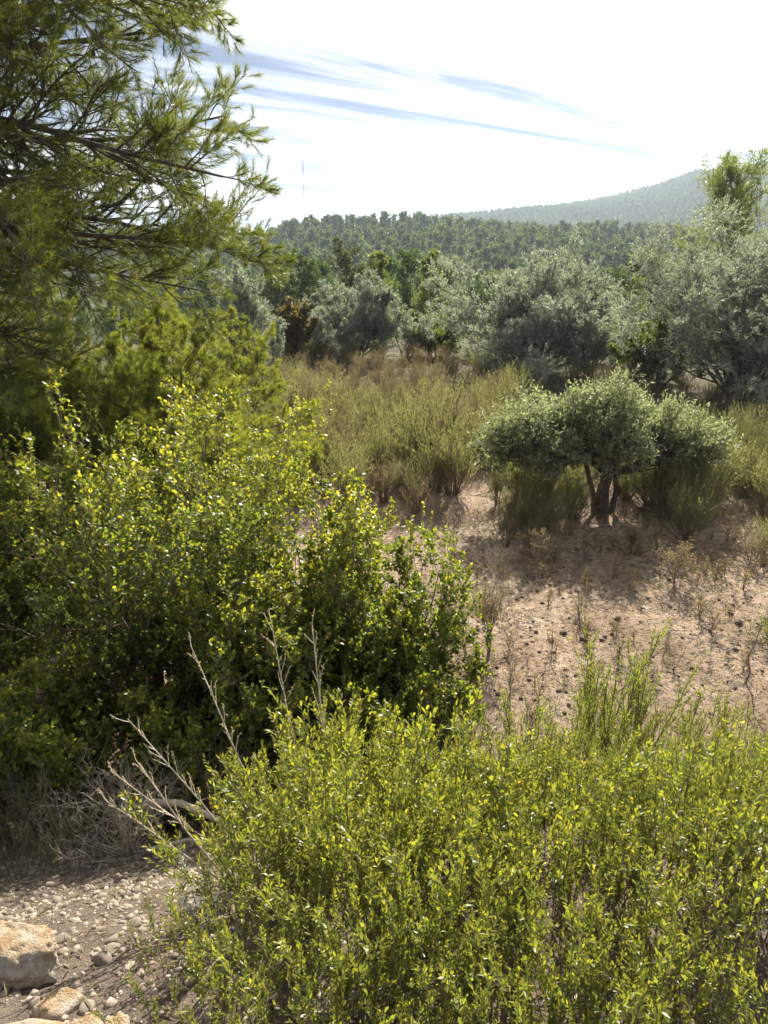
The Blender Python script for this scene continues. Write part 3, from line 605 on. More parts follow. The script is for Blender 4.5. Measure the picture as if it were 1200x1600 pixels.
random.seed(4)
def cone_mesh():
    rng = np.random.default_rng(9); V, F = [], []
    k = 0
    for j in range(9):                     # overlapping scales in rings
        zz = j / 8; rr = 0.022 * math.sin(math.pi * (0.12 + 0.8 * zz)) + 0.003
        for s in range(7):
            a = (s + 0.5 * (j % 2)) * 2 * math.pi / 7; da = 0.5
            V += [(rr * 0.4 * math.cos(a), rr * 0.4 * math.sin(a), -zz * 0.075), (rr * math.cos(a - da), rr * math.sin(a - da), -zz * 0.075 + 0.004), (rr * 1.25 * math.cos(a), rr * 1.25 * math.sin(a), -zz * 0.075 + 0.012), (rr * math.cos(a + da), rr * math.sin(a + da), -zz * 0.075 + 0.004)]
            F.append((k, k + 1, k + 2, k + 3)); k += 4
    return make_mesh('cone', [(np.array(V), np.array(F), None, 0)], [M['cone']])
CONE = cone_mesh()
def big_pine():
    x0, y0 = -5.35, 8.3; z0 = gz(x0, y0) - 0.1
    t = thing('pine_tree', 'big pine with long dark drooping limbs reaching over the scrub against the sky', 'pine tree', (x0, y0, z0))
    rng = np.random.default_rng(77)
    T = np.array([[(0, 0, 0), (0.1, 0, 1.2), (0.02, 0.05, 2.6), (-0.08, 0.1, 4.0), (0.02, 0.1, 5.6), (0.1, 0, 7.2), (0.08, 0, 8.8)]])
    obj('trunk', make_mesh('trunk', [tubes(T, np.array([0.2]), 12, 0.2)], [M['bark']], True), t)
    # limbs reaching towards the open side: height above foot, azimuth, pitch, scale
    for i, (z, az, pt, s) in enumerate([(4.9, -4, -9, 1.17), (4.5, -22, -7, 1.05), (4.1, 10, -10, 1.12), (4.75, 18, -6, 1.05), (5.6, -10, -2, 1.05), (5.3, 25, 2, 1.0), (6.1, 0, 2, 1.0), (6.4, -25, 4, 1.0), (6.9, 12, 8, 0.95),
                                       (7.3, -12, 10, 0.9), (7.8, 5, 15, 0.8), (3.9, -6, -13, 1.05), (3.6, 22, -8, 0.95), (3.7, -34, -10, 0.95), (5.9, -40, 0, 0.95), (5.0, -52, -5, 0.95), (4.3, 45, 0, 1.0), (5.7, 48, 5, 0.9),
                                       (6.6, -50, 8, 0.9), (3.3, -20, -14, 0.85), (6.0, 30, 6, 0.95), (7.0, 35, 10, 0.85), (5.2, -70, 0, 0.9), (4.2, -75, -4, 0.9)]):
        add_limb(t, LIMB, i % 6, z, az, pt, s)
    for i in range(20):
        z = rng.uniform(3.0, 8.4); add_limb(t, LIMB, i % 6, z, rng.uniform(60, 300), rng.uniform(-5, 20), (1.15 - 0.09 * z) * 1.2)
    for i, (z, az, pt, s) in enumerate([(3.0, -8, -12, 1.0), (2.7, 14, -16, 0.95), (2.4, -30, -10, 0.9), (2.0, 0, -12, 0.85), (2.9, -55, -12, 0.9)]):
        add_limb(t, DLIMB, i % 2, z, az, pt, s)
    for i, (z, az, pt, s) in enumerate([(2.6, -12, -14, 0.8), (2.2, -38, -10, 0.75), (1.8, -20, -8, 0.75), (1.5, -45, -5, 0.7), (2.1, 12, -8, 0.8), (1.6, 5, -5, 0.75), (1.2, -30, -2, 0.65)]):
        add_limb(t, LIMB, (i + 2) % 6, z, az, pt, s)
    for i in range(26):
        z = rng.uniform(3.4, 6.2); az = rng.uniform(-50, 25); rr = rng.uniform(0.6, 3.0)
        obj('cone', CONE, t, (rr * math.cos(R(az)), rr * math.sin(R(az)), z - 0.13 * rr), (rng.uniform(0, 1), rng.uniform(0, 1), 0), float(rng.uniform(0.9, 1.4)))
big_pine()
def young_pine(px, Y, H, n, seed, label, smax=1.0, tilt=0.0):
    X, Y, Z = spot(px, Y, 0.05); t = thing('pine_tree', label, 'pine tree', (X, Y, Z)); rng = np.random.default_rng(seed); random.seed(seed)
    T = grow(rng, np.zeros((1, 3)), np.array([[0.04, 0, 1.0]]), np.array([H]), 7, wob=0.04)
    obj('trunk', make_mesh('trunk', [tubes(T, np.array([0.02 * H]), 8, 0.2)], [M['bark']], True), t)
    for i in range(n):
        f = (i + 0.5) / n; z = H * (0.06 + 0.94 * f); c, _ = at_t(T, np.array([[min(0.99, z / H)]])); c = c[0, 0]
        s = smax * (1.05 - 0.7 * f) * rng.uniform(0.75, 1.15)
        add_limb(t, YLIMB, i % 4, float(c[2]), i * 137.5 + rng.uniform(-20, 20), 5 + 45 * f * f + rng.uniform(-8, 8), float(s), (c[0], c[1]))
young_pine(300, 8.4, 2.25, 44, 1, 'bright sunlit young pine below the drooping limb ends of the big pine', 1.15)
young_pine(385, 10.6, 2.3, 36, 2, 'yellow-green young pine beside the narrow grey olive', 0.95)
young_pine(180, 7.6, 1.95, 40, 3, 'bushy young pine in half shade behind the leafy bright shrub', 1.2)
young_pine(30, 7.0, 2.0, 40, 5, 'dark young pine in deep shade under the big pine', 1.2)
young_pine(240, 11.5, 2.7, 40, 6, 'young pine behind the row of bushy young pines', 1.1)
young_pine(90, 11.0, 3.0, 40, 7, 'taller young pine deep behind the big pine limbs', 1.1)

# ------------------------------------------------------------------ the leafy bright shrubs on the slope
def leafy_shrub(label, px, Y, width, height, stems, seed, leaf='bright_leaf', dens=6, tilt=(5, 48), m=(9, 8, 4), sink=0.03, L=0.03, W=0.02):
    loc = spot(px, Y, sink); t = thing('leafy_shrub', label, 'shrub', loc); rng = np.random.default_rng(seed)
    a = np.arange(stems) * 2.399 + rng.uniform(-.3, .3, stems); th = np.radians(tilt[0] + (tilt[1] - tilt[0]) * rng.random(stems) ** 0.8)
    d = np.stack([np.sin(th) * np.cos(a), np.sin(th) * np.sin(a), np.cos(th)], 1); p0 = np.stack([np.cos(a), np.sin(a), np.zeros(stems)], 1) * 0.12
    L0 = rng.uniform(0.7, 1.0, stems) * height * 0.8; S = grow(rng, p0, d, L0, 7, (0, 0, 1), 0.05, 0.12); r0 = rng.uniform(0.008, 0.018, stems)
    A, LA, ra = spawn(rng, S, L0, r0, m[0], 0.18, 1.0, 48, 14, 0.48, 5, 0.10, 0.15, 0.45)
    B, LB, rb = spawn(rng, A, LA, ra, m[1], 0.15, 1.0, 48, 16, 0.5, 4, 0.10, 0.16, 0.3)
    C, LC, rc = spawn(rng, B, LB, rb, m[2], 0.2, 1.0, 45, 16, 0.6, 4, 0.15, 0.16, 0.3)
    al = np.concatenate([C.reshape(-1, 3), B.reshape(-1, 3)]); q = np.percentile(np.abs(al[:, :2]), 96); hz = np.percentile(al[:, 2], 98.5)
    f = np.array([width * 0.5 / q, width * 0.5 / q, height / hz]); S, A, B, C = S * f, A * f, B * f, C * f
    n2, n3, n4 = m[0], m[0] * m[1], m[0] * m[1] * m[2]
    for j in range(stems):
        b, c = B[j * n3:(j + 1) * n3], C[j * n4:(j + 1) * n4]
        st = obj('stem', make_mesh('stem', [tubes(S[j:j + 1], r0[j:j + 1], 6, 0.3), tubes(A[j * n2:(j + 1) * n2], np.maximum(ra[j * n2:(j + 1) * n2], .003), 4, .4), tubes(b, np.maximum(rb[j * n3:(j + 1) * n3], 0.0018), 3, .5), tubes(c, np.full(len(c), 0.0012), 3, .6)], [M['twig']], True), t)
        p, dd, T, tt = leaf_sites(rng, np.concatenate([c, b[::2]]), dens, 0.2, 1.03, 50, 18)
        hgt = np.clip(p[:, 2] / height, 0, 1)           # sunlit crown top put into the leaf colour; shoot ends lighter as new growth
        rnd = np.clip(rng.normal(0.22, 0.16, len(p)) + 0.28 * tt + 0.25 * hgt ** 2, 0, 1)
        obj('leaves', make_mesh('leaves', ovals(rng, p, dd, T, L, W, rnd), [M[leaf]]), st, kind='stuff')
    return t
leafy_shrub('tall leafy shrub with lime-green tips, highest of the leafy shrubs on the slope', 255, 4.9, 1.9, 2.35, 19, 400, dens=7)
leafy_shrub('leafy lime-tipped shrub beside the bare clearing', 545, 4.8, 1.5, 1.78, 20, 401, dens=7, tilt=(5, 70))
leafy_shrub('leafy shrub with a tall sparse lime shoot at the end of the thicket', 15, 4.8, 1.5, 2.15, 14, 402, dens=7)
leafy_shrub('low leafy shrub filling the hollow between the tall and the clearing-side shrub', 420, 4.5, 1.5, 1.5, 16, 403, dens=7, tilt=(5, 65))
leafy_shrub('dark shaded leafy shrub at the foot of the tall leafy shrub', 170, 3.95, 1.4, 1.05, 13, 404, dens=6, tilt=(5, 70))
leafy_shrub('dark shaded low shrub at the foot of the clearing-side leafy shrub', 480, 4.0, 1.3, 0.85, 13, 405, dens=6, tilt=(5, 70))
leafy_shrub('dark low shrub in the hollow behind the pale dead twig bush', 310, 3.9, 1.1, 0.8, 11, 407, dens=6, tilt=(5, 70))
leafy_shrub('dense rounded leafy shrub against the bare clearing below the lime-tipped one', 600, 4.5, 1.05, 1.1, 14, 408, dens=7, tilt=(5, 70))
leafy_shrub('low shaded leafy shrub at the very end of the slope thicket', 10, 3.9, 1.2, 1.05, 11, 406, dens=6, tilt=(5, 70))

# ------------------------------------------------------------------ foreground shoots
def shoot(seed, H, m2, ml, L, W, leaf, wood='twig', ang=30, lang=38, f2=0.33, kind='oval'):
    rng = np.random.default_rng(seed)
    S = grow(rng, np.zeros((1, 3)), np.array([[0.0, 0, 1.0]]), np.array([H]), 8, (0, 0, 1), 0.02, 0.055); r = np.array([0.0042 * H / 0.7])
    A, LA, ra = spawn(rng, S, np.array([H]), r, m2, 0.22, 0.95, ang, 8, f2, 5, 0.2, 0.06, 0.45)
    p, d, T, t = leaf_sites(rng, A, ml, 0.08, 1.02, lang, 12); p2, d2, T2, t2 = leaf_sites(rng, S, ml * 3, 0.35, 1.02, lang, 12)
    p = np.concatenate([p, p2]); d = np.concatenate([d, d2]); T = np.concatenate([T, T2]); t = np.concatenate([t, t2])
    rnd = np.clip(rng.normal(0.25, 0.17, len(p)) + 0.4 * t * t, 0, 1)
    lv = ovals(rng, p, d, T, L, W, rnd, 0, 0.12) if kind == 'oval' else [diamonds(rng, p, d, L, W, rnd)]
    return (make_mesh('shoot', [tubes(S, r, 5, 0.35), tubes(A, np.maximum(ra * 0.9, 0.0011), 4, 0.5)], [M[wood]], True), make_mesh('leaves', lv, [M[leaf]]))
BSH = [shoot(500 + i, 0.75, 11, 13, 0.03, 0.0115, 'fore_leaf') for i in range(10)]
FSH = [shoot(520 + i, 0.62, 13, 20, 0.019, 0.0042, 'fine_leaf', ang=22, lang=30) for i in range(8)]
DSH = [shoot(540 + i, 0.6, 11, 16, 0.02, 0.004, 'dull_leaf', ang=28, lang=32) for i in range(4)]
def shoot_shrub(name, label, loc, protos, n, spread, smin, smax, seed, lean=(0, 0), base=0.12):
    t = thing(name, label, 'shrub', loc); rng = np.random.default_rng(seed)
    for i in range(n):
        a = i * 2.399 + rng.uniform(-.4, .4); q = math.sqrt((i + 0.5) / n); th = spread * q * rng.uniform(0.5, 1.15)
        dirv = Vector((math.sin(th) * math.cos(a) + lean[0], math.sin(th) * math.sin(a) + lean[1], math.cos(th)))
        eu = (dirv.to_track_quat('Z', 'Y').to_matrix() @ __import__('mathutils').Matrix.Rotation(rng.uniform(0, 6.28), 3, 'Z')).to_euler()
        px_, py_ = base * q * math.cos(a), base * q * math.sin(a)
        zz = gz(loc[0] + px_, loc[1] + py_) - loc[2] - 0.03
        pr = protos[int(rng.integers(0, len(protos)))]
        b = obj('shoot', pr[0], t, (px_, py_, zz), eu, float(rng.uniform(smin, smax) * (1.25 if rng.random() < 0.13 else 1))); obj('leaves', pr[1], b, kind='stuff')
    return t
fg = [  # px, Y, n, spread, smin, smax, label
    (505, 2.25, 34, 0.50, 0.85, 1.15, 'tallest oval-leaved green shrub beside the dry stalks'),
    (620, 2.4, 32, 0.42, 0.70, 0.95, 'upright oval-leaved shrub next to the tallest oval-leaved one'),
    (430, 1.85, 30, 0.50, 0.60, 0.85, 'oval-leaved shrub at the edge of the pebbly slope'),
    (560, 1.75, 34, 0.45, 0.65, 0.95, 'dense oval-leaved shrub in front of the tallest one'),
    (700, 1.95, 34, 0.42, 0.65, 0.95, 'dense yellow-green oval-leaved shrub in the middle of the bank'),
    (400, 1.45, 26, 0.50, 0.40, 0.62, 'low oval-leaved shrub beside the silvery sprig'),
    (560, 1.35, 30, 0.45, 0.48, 0.72, 'low oval-leaved shrub on the lip of the bank'),
    (720, 1.45, 32, 0.42, 0.50, 0.78, 'leafy yellow-green shrub on the lip of the bank'),
    (880, 1.55, 32, 0.42, 0.52, 0.80, 'leafy green shrub on the lip of the bank past the yellow-green one'),
    (1040, 1.6, 32, 0.42, 0.52, 0.80, 'leafy shrub with crowded upright shoots on the bank'),
    (1180, 1.6, 30, 0.42, 0.52, 0.80, 'leafy shrub at the far end of the bank lip'),
    (850, 2.0, 32, 0.42, 0.60, 0.85, 'oval-leaved shrub surrounded by fine-leaved ones'),
    (640, 1.05, 30, 0.42, 0.45, 0.68, 'leafy shrub rooted right at the foot of the path edge'),
    (800, 1.08, 30, 0.42, 0.45, 0.68, 'thick oval-leaved shrub along the path edge before the yellow-green one'),
    (960, 1.1, 30, 0.42, 0.45, 0.68, 'thick oval-leaved shrub along the path edge before the crowded shoots'),
    (1120, 1.1, 30, 0.42, 0.45, 0.68, 'thick oval-leaved shrub at the end of the path edge'),
    (500, 1.12, 24, 0.42, 0.36, 0.55, 'short oval-leaved shrub at the path edge beside the low one'),
    (300, 1.28, 14, 0.50, 0.22, 0.36, 'tiny oval-leaved shrub sprouting from the pebbles')]
for i, (px, Y, n, sp, a, b, lab) in enumerate(fg):
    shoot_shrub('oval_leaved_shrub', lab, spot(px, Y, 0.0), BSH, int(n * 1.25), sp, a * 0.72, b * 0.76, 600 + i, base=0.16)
fine = [
    (700, 2.75, 40, 0.36, 0.75, 1.05, 'fine-leaved green shrub behind the upright oval-leaved shrub'),
    (790, 2.6, 44, 0.36, 0.75, 1.0, 'fine-leaved bushy shrub in the middle of the bank'),
    (880, 2.75, 44, 0.36, 0.75, 1.0, 'fine-leaved shrub below the tall wispy shoots'),
    (970, 2.6, 44, 0.36, 0.75, 1.0, 'fine-leaved yellow-green shrub on the bank below the clearing'),
    (1060, 2.7, 44, 0.36, 0.75, 1.0, 'fine-leaved shrub at the top of the sunny bank'),
    (1150, 2.6, 44, 0.36, 0.75, 1.0, 'fine-leaved shrub near the end of the bank'),
    (1230, 2.4, 40, 0.36, 0.75, 1.0, 'fine-leaved shrub at the end of the bank'),
    (980, 2.1, 44, 0.36, 0.65, 0.9, 'short fine-leaved shrub between the leafy bank shrubs'),
    (1120, 2.1, 44, 0.36, 0.65, 0.9, 'short fine-leaved shrub beside the crowded upright shoots'),
    (1210, 1.9, 40, 0.36, 0.65, 0.9, 'short bright fine-leaved shrub at the bank end'),
    (760, 2.25, 40, 0.36, 0.65, 0.9, 'short fine-leaved shrub behind the yellow-green oval-leaved one'),
    (840, 2.95, 30, 0.34, 1.1, 1.45, 'loose fine-leaved shrub rising above its neighbours at the top of the bank'),
    (1130, 2.95, 30, 0.34, 1.1, 1.4, 'loose fine-leaved shrub rising at the sunny end of the bank'),
    (935, 3.5, 16, 0.20, 1.15, 1.5, 'tall wispy fine-leaved shoots standing before the bare clearing'),
    (985, 3.35, 22, 0.26, 0.85, 1.1, 'dense dark-green fine shrub beside the tall wispy shoots'),
    (1060, 3.2, 26, 0.34, 0.65, 0.85, 'low fine-leaved shrub on the edge of the bare clearing'),
    (720, 3.3, 30, 0.36, 0.7, 0.95, 'grey-green fine shrub at the foot of the leafy clearing-side shrub')]
for i, (px, Y, n, sp, a, b, lab) in enumerate(fine):
    shoot_shrub('fine_leaved_shrub', lab, spot(px, Y, 0.0), FSH, n, sp, a * (0.46 if b < 1.08 else 0.6 if n == 30 and b > 1.3 else 1), b * (0.64 if b < 1.08 else 0.66 if n == 30 and b > 1.3 else 1), 640 + i, base=0.18)
for i, (px, Y, n, sp, a, b, lab) in enumerate([
    (30, 2.75, 16, 0.45, 0.55, 0.85, 'dull green sprigs growing over the pebbles below the shaded shrub'),
    (110, 2.9, 12, 0.45, 0.5, 0.75, 'small dull sprigs beside the pale dry twig bush'),
    (70, 3.4, 18, 0.4, 0.8, 1.05, 'dull narrow-leaved shrub before the shaded leafy shrub'),
    (345, 3.35, 16, 0.5, 0.6, 0.9, 'dusty narrow-leaved shrub in deep shade behind the dry twig bush'),
    (700, 3.9, 18, 0.45, 0.6, 0.85, 'dull narrow shrub in the shade of the clearing-side shrub'),
    (-10, 3.1, 16, 0.4, 0.6, 0.9, 'dull sprigs at the edge of the dark slope')]):
    shoot_shrub('narrow_leaved_shrub', lab, spot(px, Y, 0.0), DSH, n, sp, a, b, 680 + i, base=0.12)

# ------------------------------------------------------------------ dry plants
def dry_bush(label, px, Y, H, n, seed, spread=0.6, m2=6, mat='dead_twig', leaf=None, curl=0.3, name='dry_bush', r=0.0022, m3=3, trunk=0.0, leafn=5):
    rng = np.random.default_rng(seed); loc = spot(px, Y, 0.01); t = thing(name, label, 'dry bush' if not leaf else 'small shrub', loc)
    a = rng.uniform(0, 6.28, n); th = np.abs(rng.normal(0, spread, n)); d = np.stack([np.sin(th) * np.cos(a), np.sin(th) * np.sin(a), np.cos(th)], 1)
    p0 = np.zeros((n, 3)); p0[:, 2] = trunk
    L0 = rng.uniform(0.6, 1, n) * (H - trunk); S = grow(rng, p0, d, L0, 7, (0, 0, 1), 0.06, curl * 0.5); rr = np.full(n, r)
    A, LA, ra = spawn(rng, S, L0, rr, m2, 0.3, 1, 40, 14, 0.5, 5, 0.06, curl, 0.3)
    B, LB, rb = spawn(rng, A, LA, ra, m3, 0.3, 1, 40, 14, 0.6, 4, 0.06, curl, 0.3)
    bl = [tubes(S, rr, 4, 0.5), tubes(A, np.maximum(ra, r * .5), 3, .6), tubes(B, np.maximum(rb, r * .35), 3, .6)]
    if trunk: bl.append(tubes(np.array([[(0, 0, -0.03), (0.01, 0, trunk * .5), (0, 0, trunk * 1.1)]]), np.array([r * 4]), 6, .7))
    obj('twigs', make_mesh('twigs', bl, [M[mat]], True), t)
    if leaf:
        p, dd, T, tt = leaf_sites(rng, np.concatenate([B, A[:, :4]]), leafn, 0.2, 1.03, 40, 15)
        obj('leaves', make_mesh('leaves', [diamonds(rng, p, dd, 0.024, 0.006)], [M[leaf]]), t, kind='stuff')
    return t
dry_bush('pale tangled dead twig bush at the foot of the dark shaded shrub', 205, 3.0, 0.52, 44, 700, 0.55, 5, curl=0.32)
dry_bush('grey brittle twigs caught in the shaded sprigs', 95, 3.25, 0.5, 18, 701, 0.6, 6, curl=0.35, r=0.0018)
dry_bush('dead grey twigs hanging under the leafy shrubs', 360, 3.6, 0.6, 16, 702, 0.8, 6, curl=0.3, r=0.002)
dry_bush('dark dried-out twig tuft between the bank and the clearing', 862, 3.75, 0.38, 26, 703, 0.7, 6, 'twig', curl=0.3)
dry_bush('little goblet-shaped shrub on a bare stem in the clearing', 763, 5.75, 0.58, 14, 704, 0.5, 6, 'twig', 'heath_brown', 0.12, 'goblet_shrub', 0.004, 4, 0.16, 6)
dry_bush('leaning half-dry yellowish shrub in the middle of the clearing', 1052, 7.2, 0.45, 14, 705, 0.8, 6, 'twig', 'dry', 0.15, 'half_dry_shrub', 0.0035, 4, 0.05, 5)
dry_bush('brown dry shrub beside the low heath tuft', 830, 7.9, 0.42, 18, 706, 0.6, 6, 'twig', 'heath_brown', 0.15, 'half_dry_shrub', 0.003, 4, 0.03, 6)
dry_bush('dry grey shrub behind the goblet-shaped shrub', 775, 7.3, 0.55, 14, 707, 0.5, 5, 'dead_twig', None, 0.15)
dry_bush('small withered shrub near the thicket', 1170, 7.7, 0.4, 14, 708, 0.7, 6, 'twig', 'heath_brown', 0.15, 'half_dry_shrub', 0.003, 4, 0.03, 5)
dry_bush('small withered shrub before the lone heath shrub', 985, 8.0, 0.34, 12, 709, 0.7, 6, 'twig', 'heath_brown', 0.15, 'half_dry_shrub', 0.003, 4, 0.03, 5)
dry_bush('dark low shrub on the clearing beside the pine seedling', 1205, 5.9, 0.34, 18, 710, 0.7, 6, 'twig', 'dull_leaf', 0.15, 'half_dry_shrub', 0.003, 4, 0.03, 5)
dry_bush('thin dry stems under the spreading heath tuft', 745, 8.4, 0.6, 12, 711, 0.4, 4, 'dead_twig', None, 0.12)
# a thin pine seedling with a bare stem
def seedling():
    t = thing('pine_seedling', 'thin pine seedling with a bare stem and small tuft in the clearing', 'seedling', spot(1163, 5.25))
    rng = np.random.default_rng(8)
    S = np.array([[(0, 0, -0.03), (0.03, 0, 0.12), (0.0, 0.01, 0.25), (0.03, 0, 0.4), (0.05, 0, 0.55)]]); r = np.array([0.007])
    A, LA, ra = spawn(rng, S, np.array([0.55]), r, 8, 0.55, 1.0, 45, 10, 0.35, 4, 0.2, 0.1, 0.3)
    obj('stem', make_mesh('stem', [tubes(S, r, 5, 0.4), tubes(A, ra, 3)], [M['twig']], True), t)
    p, d, T, tt = leaf_sites(rng, A, 24, 0.2, 1.02, 40, 14); obj('needles', make_mesh('needles', [needles(rng, p, d, 0.06, 0.0025)], [M['needle_young']]), t, kind='stuff')
seedling()
# dry bare stalks leaning out of the oval-leaved shrubs
def stalk(label, px, Y, H, dx, dy, seed):
    rng = np.random.default_rng(seed); X, Y, Z = spot(px, Y, 0.02); t = thing('dry_stalk', label, 'dry stalk', (X, Y, Z))
    S = grow(rng, np.zeros((1, 3)), np.array([[dx, dy, 1.0]]), np.array([H]), 8, (0, 0, 1), 0.0, 0.03); r = np.array([0.0038])
    A, LA, ra = spawn(rng, S, np.array([H]), r, 14, 0.5, 1.0, 24, 8, 0.12, 4, 0.1, 0.08, 0.5)
    obj('stem', make_mesh('stem', [tubes(S, r, 5, 0.4), tubes(A, np.full(len(A), 0.0015), 3, .6)], [M['dead_twig']], True), t)
    p, d, T, tt = leaf_sites(rng, A, 5, 0.4, 1.02, 30, 12); obj('seed_husks', make_mesh('seed_husks', [diamonds(rng, p, d, 0.012, 0.005)], [M['dry']]), t, kind='stuff')
for i, a in enumerate([(455, 2.05, 0.95, -0.30, 0.10, 'long dry stalk rising out of the tallest oval-leaved shrub'), (440, 1.85, 0.80, -0.65, 0.0, 'dry stalk slanting over the dark hollow'),
                       (420, 1.75, 0.62, -1.05, 0.0, 'lowest dry stalk lying out over the pebbles'), (395, 1.75, 0.66, -0.48, 0.05, 'forked dry stalk beside the pebbly slope'),
                       (430, 1.95, 0.7, -1.0, 0.1, 'thin dry stalk slanting flat over the hollow'), (500, 2.2, 1.0, -0.16, 0.1, 'upright dry stalk behind the tallest oval-leaved shrub'),
                       (785, 3.0, 0.95, 0.06, 0.1, 'dark bare stalk standing out of the fine-leaved shrubs'), (520, 2.3, 1.02, -0.08, 0.1, 'short-tipped dry stalk beside the upright one')]):
    stalk(a[5], a[0], a[1], a[2], a[3], a[4], 720 + i)
# silvery sprig
def silver():
    t = thing('silver_sprig', 'silvery felted sprig standing in the pebbles beside the oval-leaved shrubs', 'herb', spot(318, 1.72)); rng = np.random.default_rng(3)
    S = grow(rng, np.zeros((4, 3)), np.array([[-.25, .1, 1], [0.15, 0, 1], [.5, -.2, 1], [-.6, -.2, 1.]]), np.array([0.3, 0.22, .16, .15]), 6, (0, 0, 1), 0.05, 0.05)
    obj('stem', make_mesh('stem', [tubes(S, np.full(4, 0.003), 5, .5)], [M['dead_twig']], True), t)
    p, d, T, tt = leaf_sites(rng, S, 90, 0.2, 1.02, 55, 14); obj('leaves', make_mesh('leaves', [diamonds(rng, p, d, 0.024, 0.005)], [M['silver_leaf']]), t, kind='stuff')
silver()
# dead fallen branch in the hollow
def fallen():
    t = thing('fallen_branch', 'dead grey fallen branch lying in the dark hollow', 'branch', spot(330, 3.05, -0.05)); rng = np.random.default_rng(13)
    S = np.array([[(-0.35, 0.1, 0.12), (-0.15, 0.05, 0.16), (0.05, 0, 0.1), (0.2, -.1, 0.04), (0.4, -.2, 0.0)], [(-0.3, -0.1, 0.0), (-0.1, -0.05, 0.02), (0.1, -0.1, 0.03), (0.3, -.15, 0.0), (0.45, -.2, -0.02)]]); r = np.array([0.022, 0.012])
    A, LA, ra = spawn(rng, S, np.array([0.8, 0.8]), r, 6, 0.2, 1, 50, 14, 0.4, 5, 0.0, 0.15, 0.3)
    obj('wood', make_mesh('wood', [tubes(S, r, 8, 0.5), tubes(A, ra * .4, 4)], [M['dead_twig']], True), t)
fallen()

# ------------------------------------------------------------------ rocks, stones, litter
def ico(sub):
    import bmesh
    bm = bmesh.new(); bmesh.ops.create_icosphere(bm, subdivisions=sub, radius=1.0)
    V = np.array([v.co[:] for v in bm.verts]); F = np.array([[v.index for v in f.verts] for f in bm.faces]); bm.free(); return V, F
def rock_mesh(seed, dims, sub, cuts=9, rough=0.12, fine=0.05, mat='rock'):
    rng = np.random.default_rng(seed); V, F = ico(sub); V = V.copy()
    for _ in range(cuts):                           # broken planar faces
        n = unit(rng.normal(0, 1, 3)); k = rng.uniform(0.5, 0.85); h = V @ n; V = V - np.maximum(h - k, 0)[:, None] * n * 0.95
    o = rng.uniform(0, 50, 3)
    for v in V:
        p = Vector(v + o); q = 1 + rough * mnoise.noise(p * 1.7) + fine * mnoise.noise(p * 5) + fine * 0.6 * mnoise.noise(p * 12) + fine * 0.35 * mnoise.noise(p * 27); v *= q
    return make_mesh('rock', [(V * np.array(dims), F, None, 0)], [M[mat]], sub > 3)
def rock(label, px, Y, dims, seed, dz=0.0, rz=0.0, sub=5, name='rock', fine=0.05):
    X, Y, Z = spot(px, Y, 0); o = obj(name, rock_mesh(seed, dims, sub, fine=fine), None, (X, Y, Z + dims[2] * 0.55 + dz), (0, 0, rz)); tag(o, label, 'rock')
rock('large crusty ochre rock with an undercut orange side resting on the pebbles', 35, 1.5, (0.145, 0.1, 0.1), 1, 0.0, -0.3, 5, fine=0.09)
rock('flat pale rock slab leaning behind the large crusty ochre rock', 5, 1.55, (0.09, 0.06, 0.05), 2, 0.01, 0.3, 5)
rock('pale broken rock sunk in the ground below the large crusty rock', 95, 1.3, (0.06, 0.05, 0.035), 3, -0.01, 0.6, 4)
rock('pale bedrock lump level with the soil under the crusty rock', 25, 1.16, (0.12, 0.07, 0.035), 4, -0.01, 0.1, 5)
rock('knobbly bedrock lump next to the pale level one', 120, 1.18, (0.07, 0.055, 0.03), 5, -0.005, 0.9, 4)
rock('small angular rock at the lip of the pebbly slope', 175, 1.2, (0.04, 0.035, 0.024), 6, -0.004, 0.9, 4)

def box_pebble(): return ico(1)
rng = np.random.default_rng(91)
def pebbles(n, fpos, smin, smax, flat=0.6, seed=0):
    V0, F0 = ico(1); Vs, Fs, rn = [], [], []; g = np.random.default_rng(seed)
    for i in range(n):
        x, y = fpos(g); s = smin * (smax / smin) ** (g.random() ** 2.2)
        v = V0 * (1 + g.normal(0, 0.2, (len(V0), 1))) * np.array([1, g.uniform(0.6, 1), g.uniform(0.4, flat + 0.2)]) * s
        a = g.uniform(0, 6.28); c, q = math.cos(a), math.sin(a); v = v @ np.array([[c, q, 0], [-q, c, 0], [0, 0, 1]])
        Vs.append(v + np.array([x, y, 0])); Fs.append(F0 + i * len(V0))
    V = np.concatenate(Vs); xy = np.repeat(np.array([[v[:, 0].mean(), v[:, 1].mean()] for v in Vs]), len(V0), 0)
    V[:, 2] += ground(xy[:, 0], xy[:, 1]); return V, np.concatenate(Fs)
V, F = pebbles(9000, lambda g: (g.uniform(-1.9, 0.1), g.uniform(0.95, 3.2)), 0.003, 0.019, 0.6, 1)
obj('gravel', make_mesh('gravel', [(V, F, None, 0)], [M['stone']]), kind='stuff')['label'] = 'loose pale pebbles covering the slope'
V, F = pebbles(4200, lambda g: (g.uniform(-0.2, 5.5), g.uniform(3.9, 9.3)), 0.005, 0.024, 0.6, 2)
obj('soil_crumbs', make_mesh('soil_crumbs', [(V, F, None, 0)], [M['clod']]), kind='stuff')['label'] = 'dark crumbs and litter strewn over the bare clearing'
ST = [rock_mesh(20 + i, (0.5, 0.42, 0.3), 2, 5, 0.15, 0.1, 'stone') for i in range(5)]
CL = [rock_mesh(30 + i, (0.5, 0.45, 0.35), 2, 4, 0.25, 0.25, 'clod') for i in range(5)]
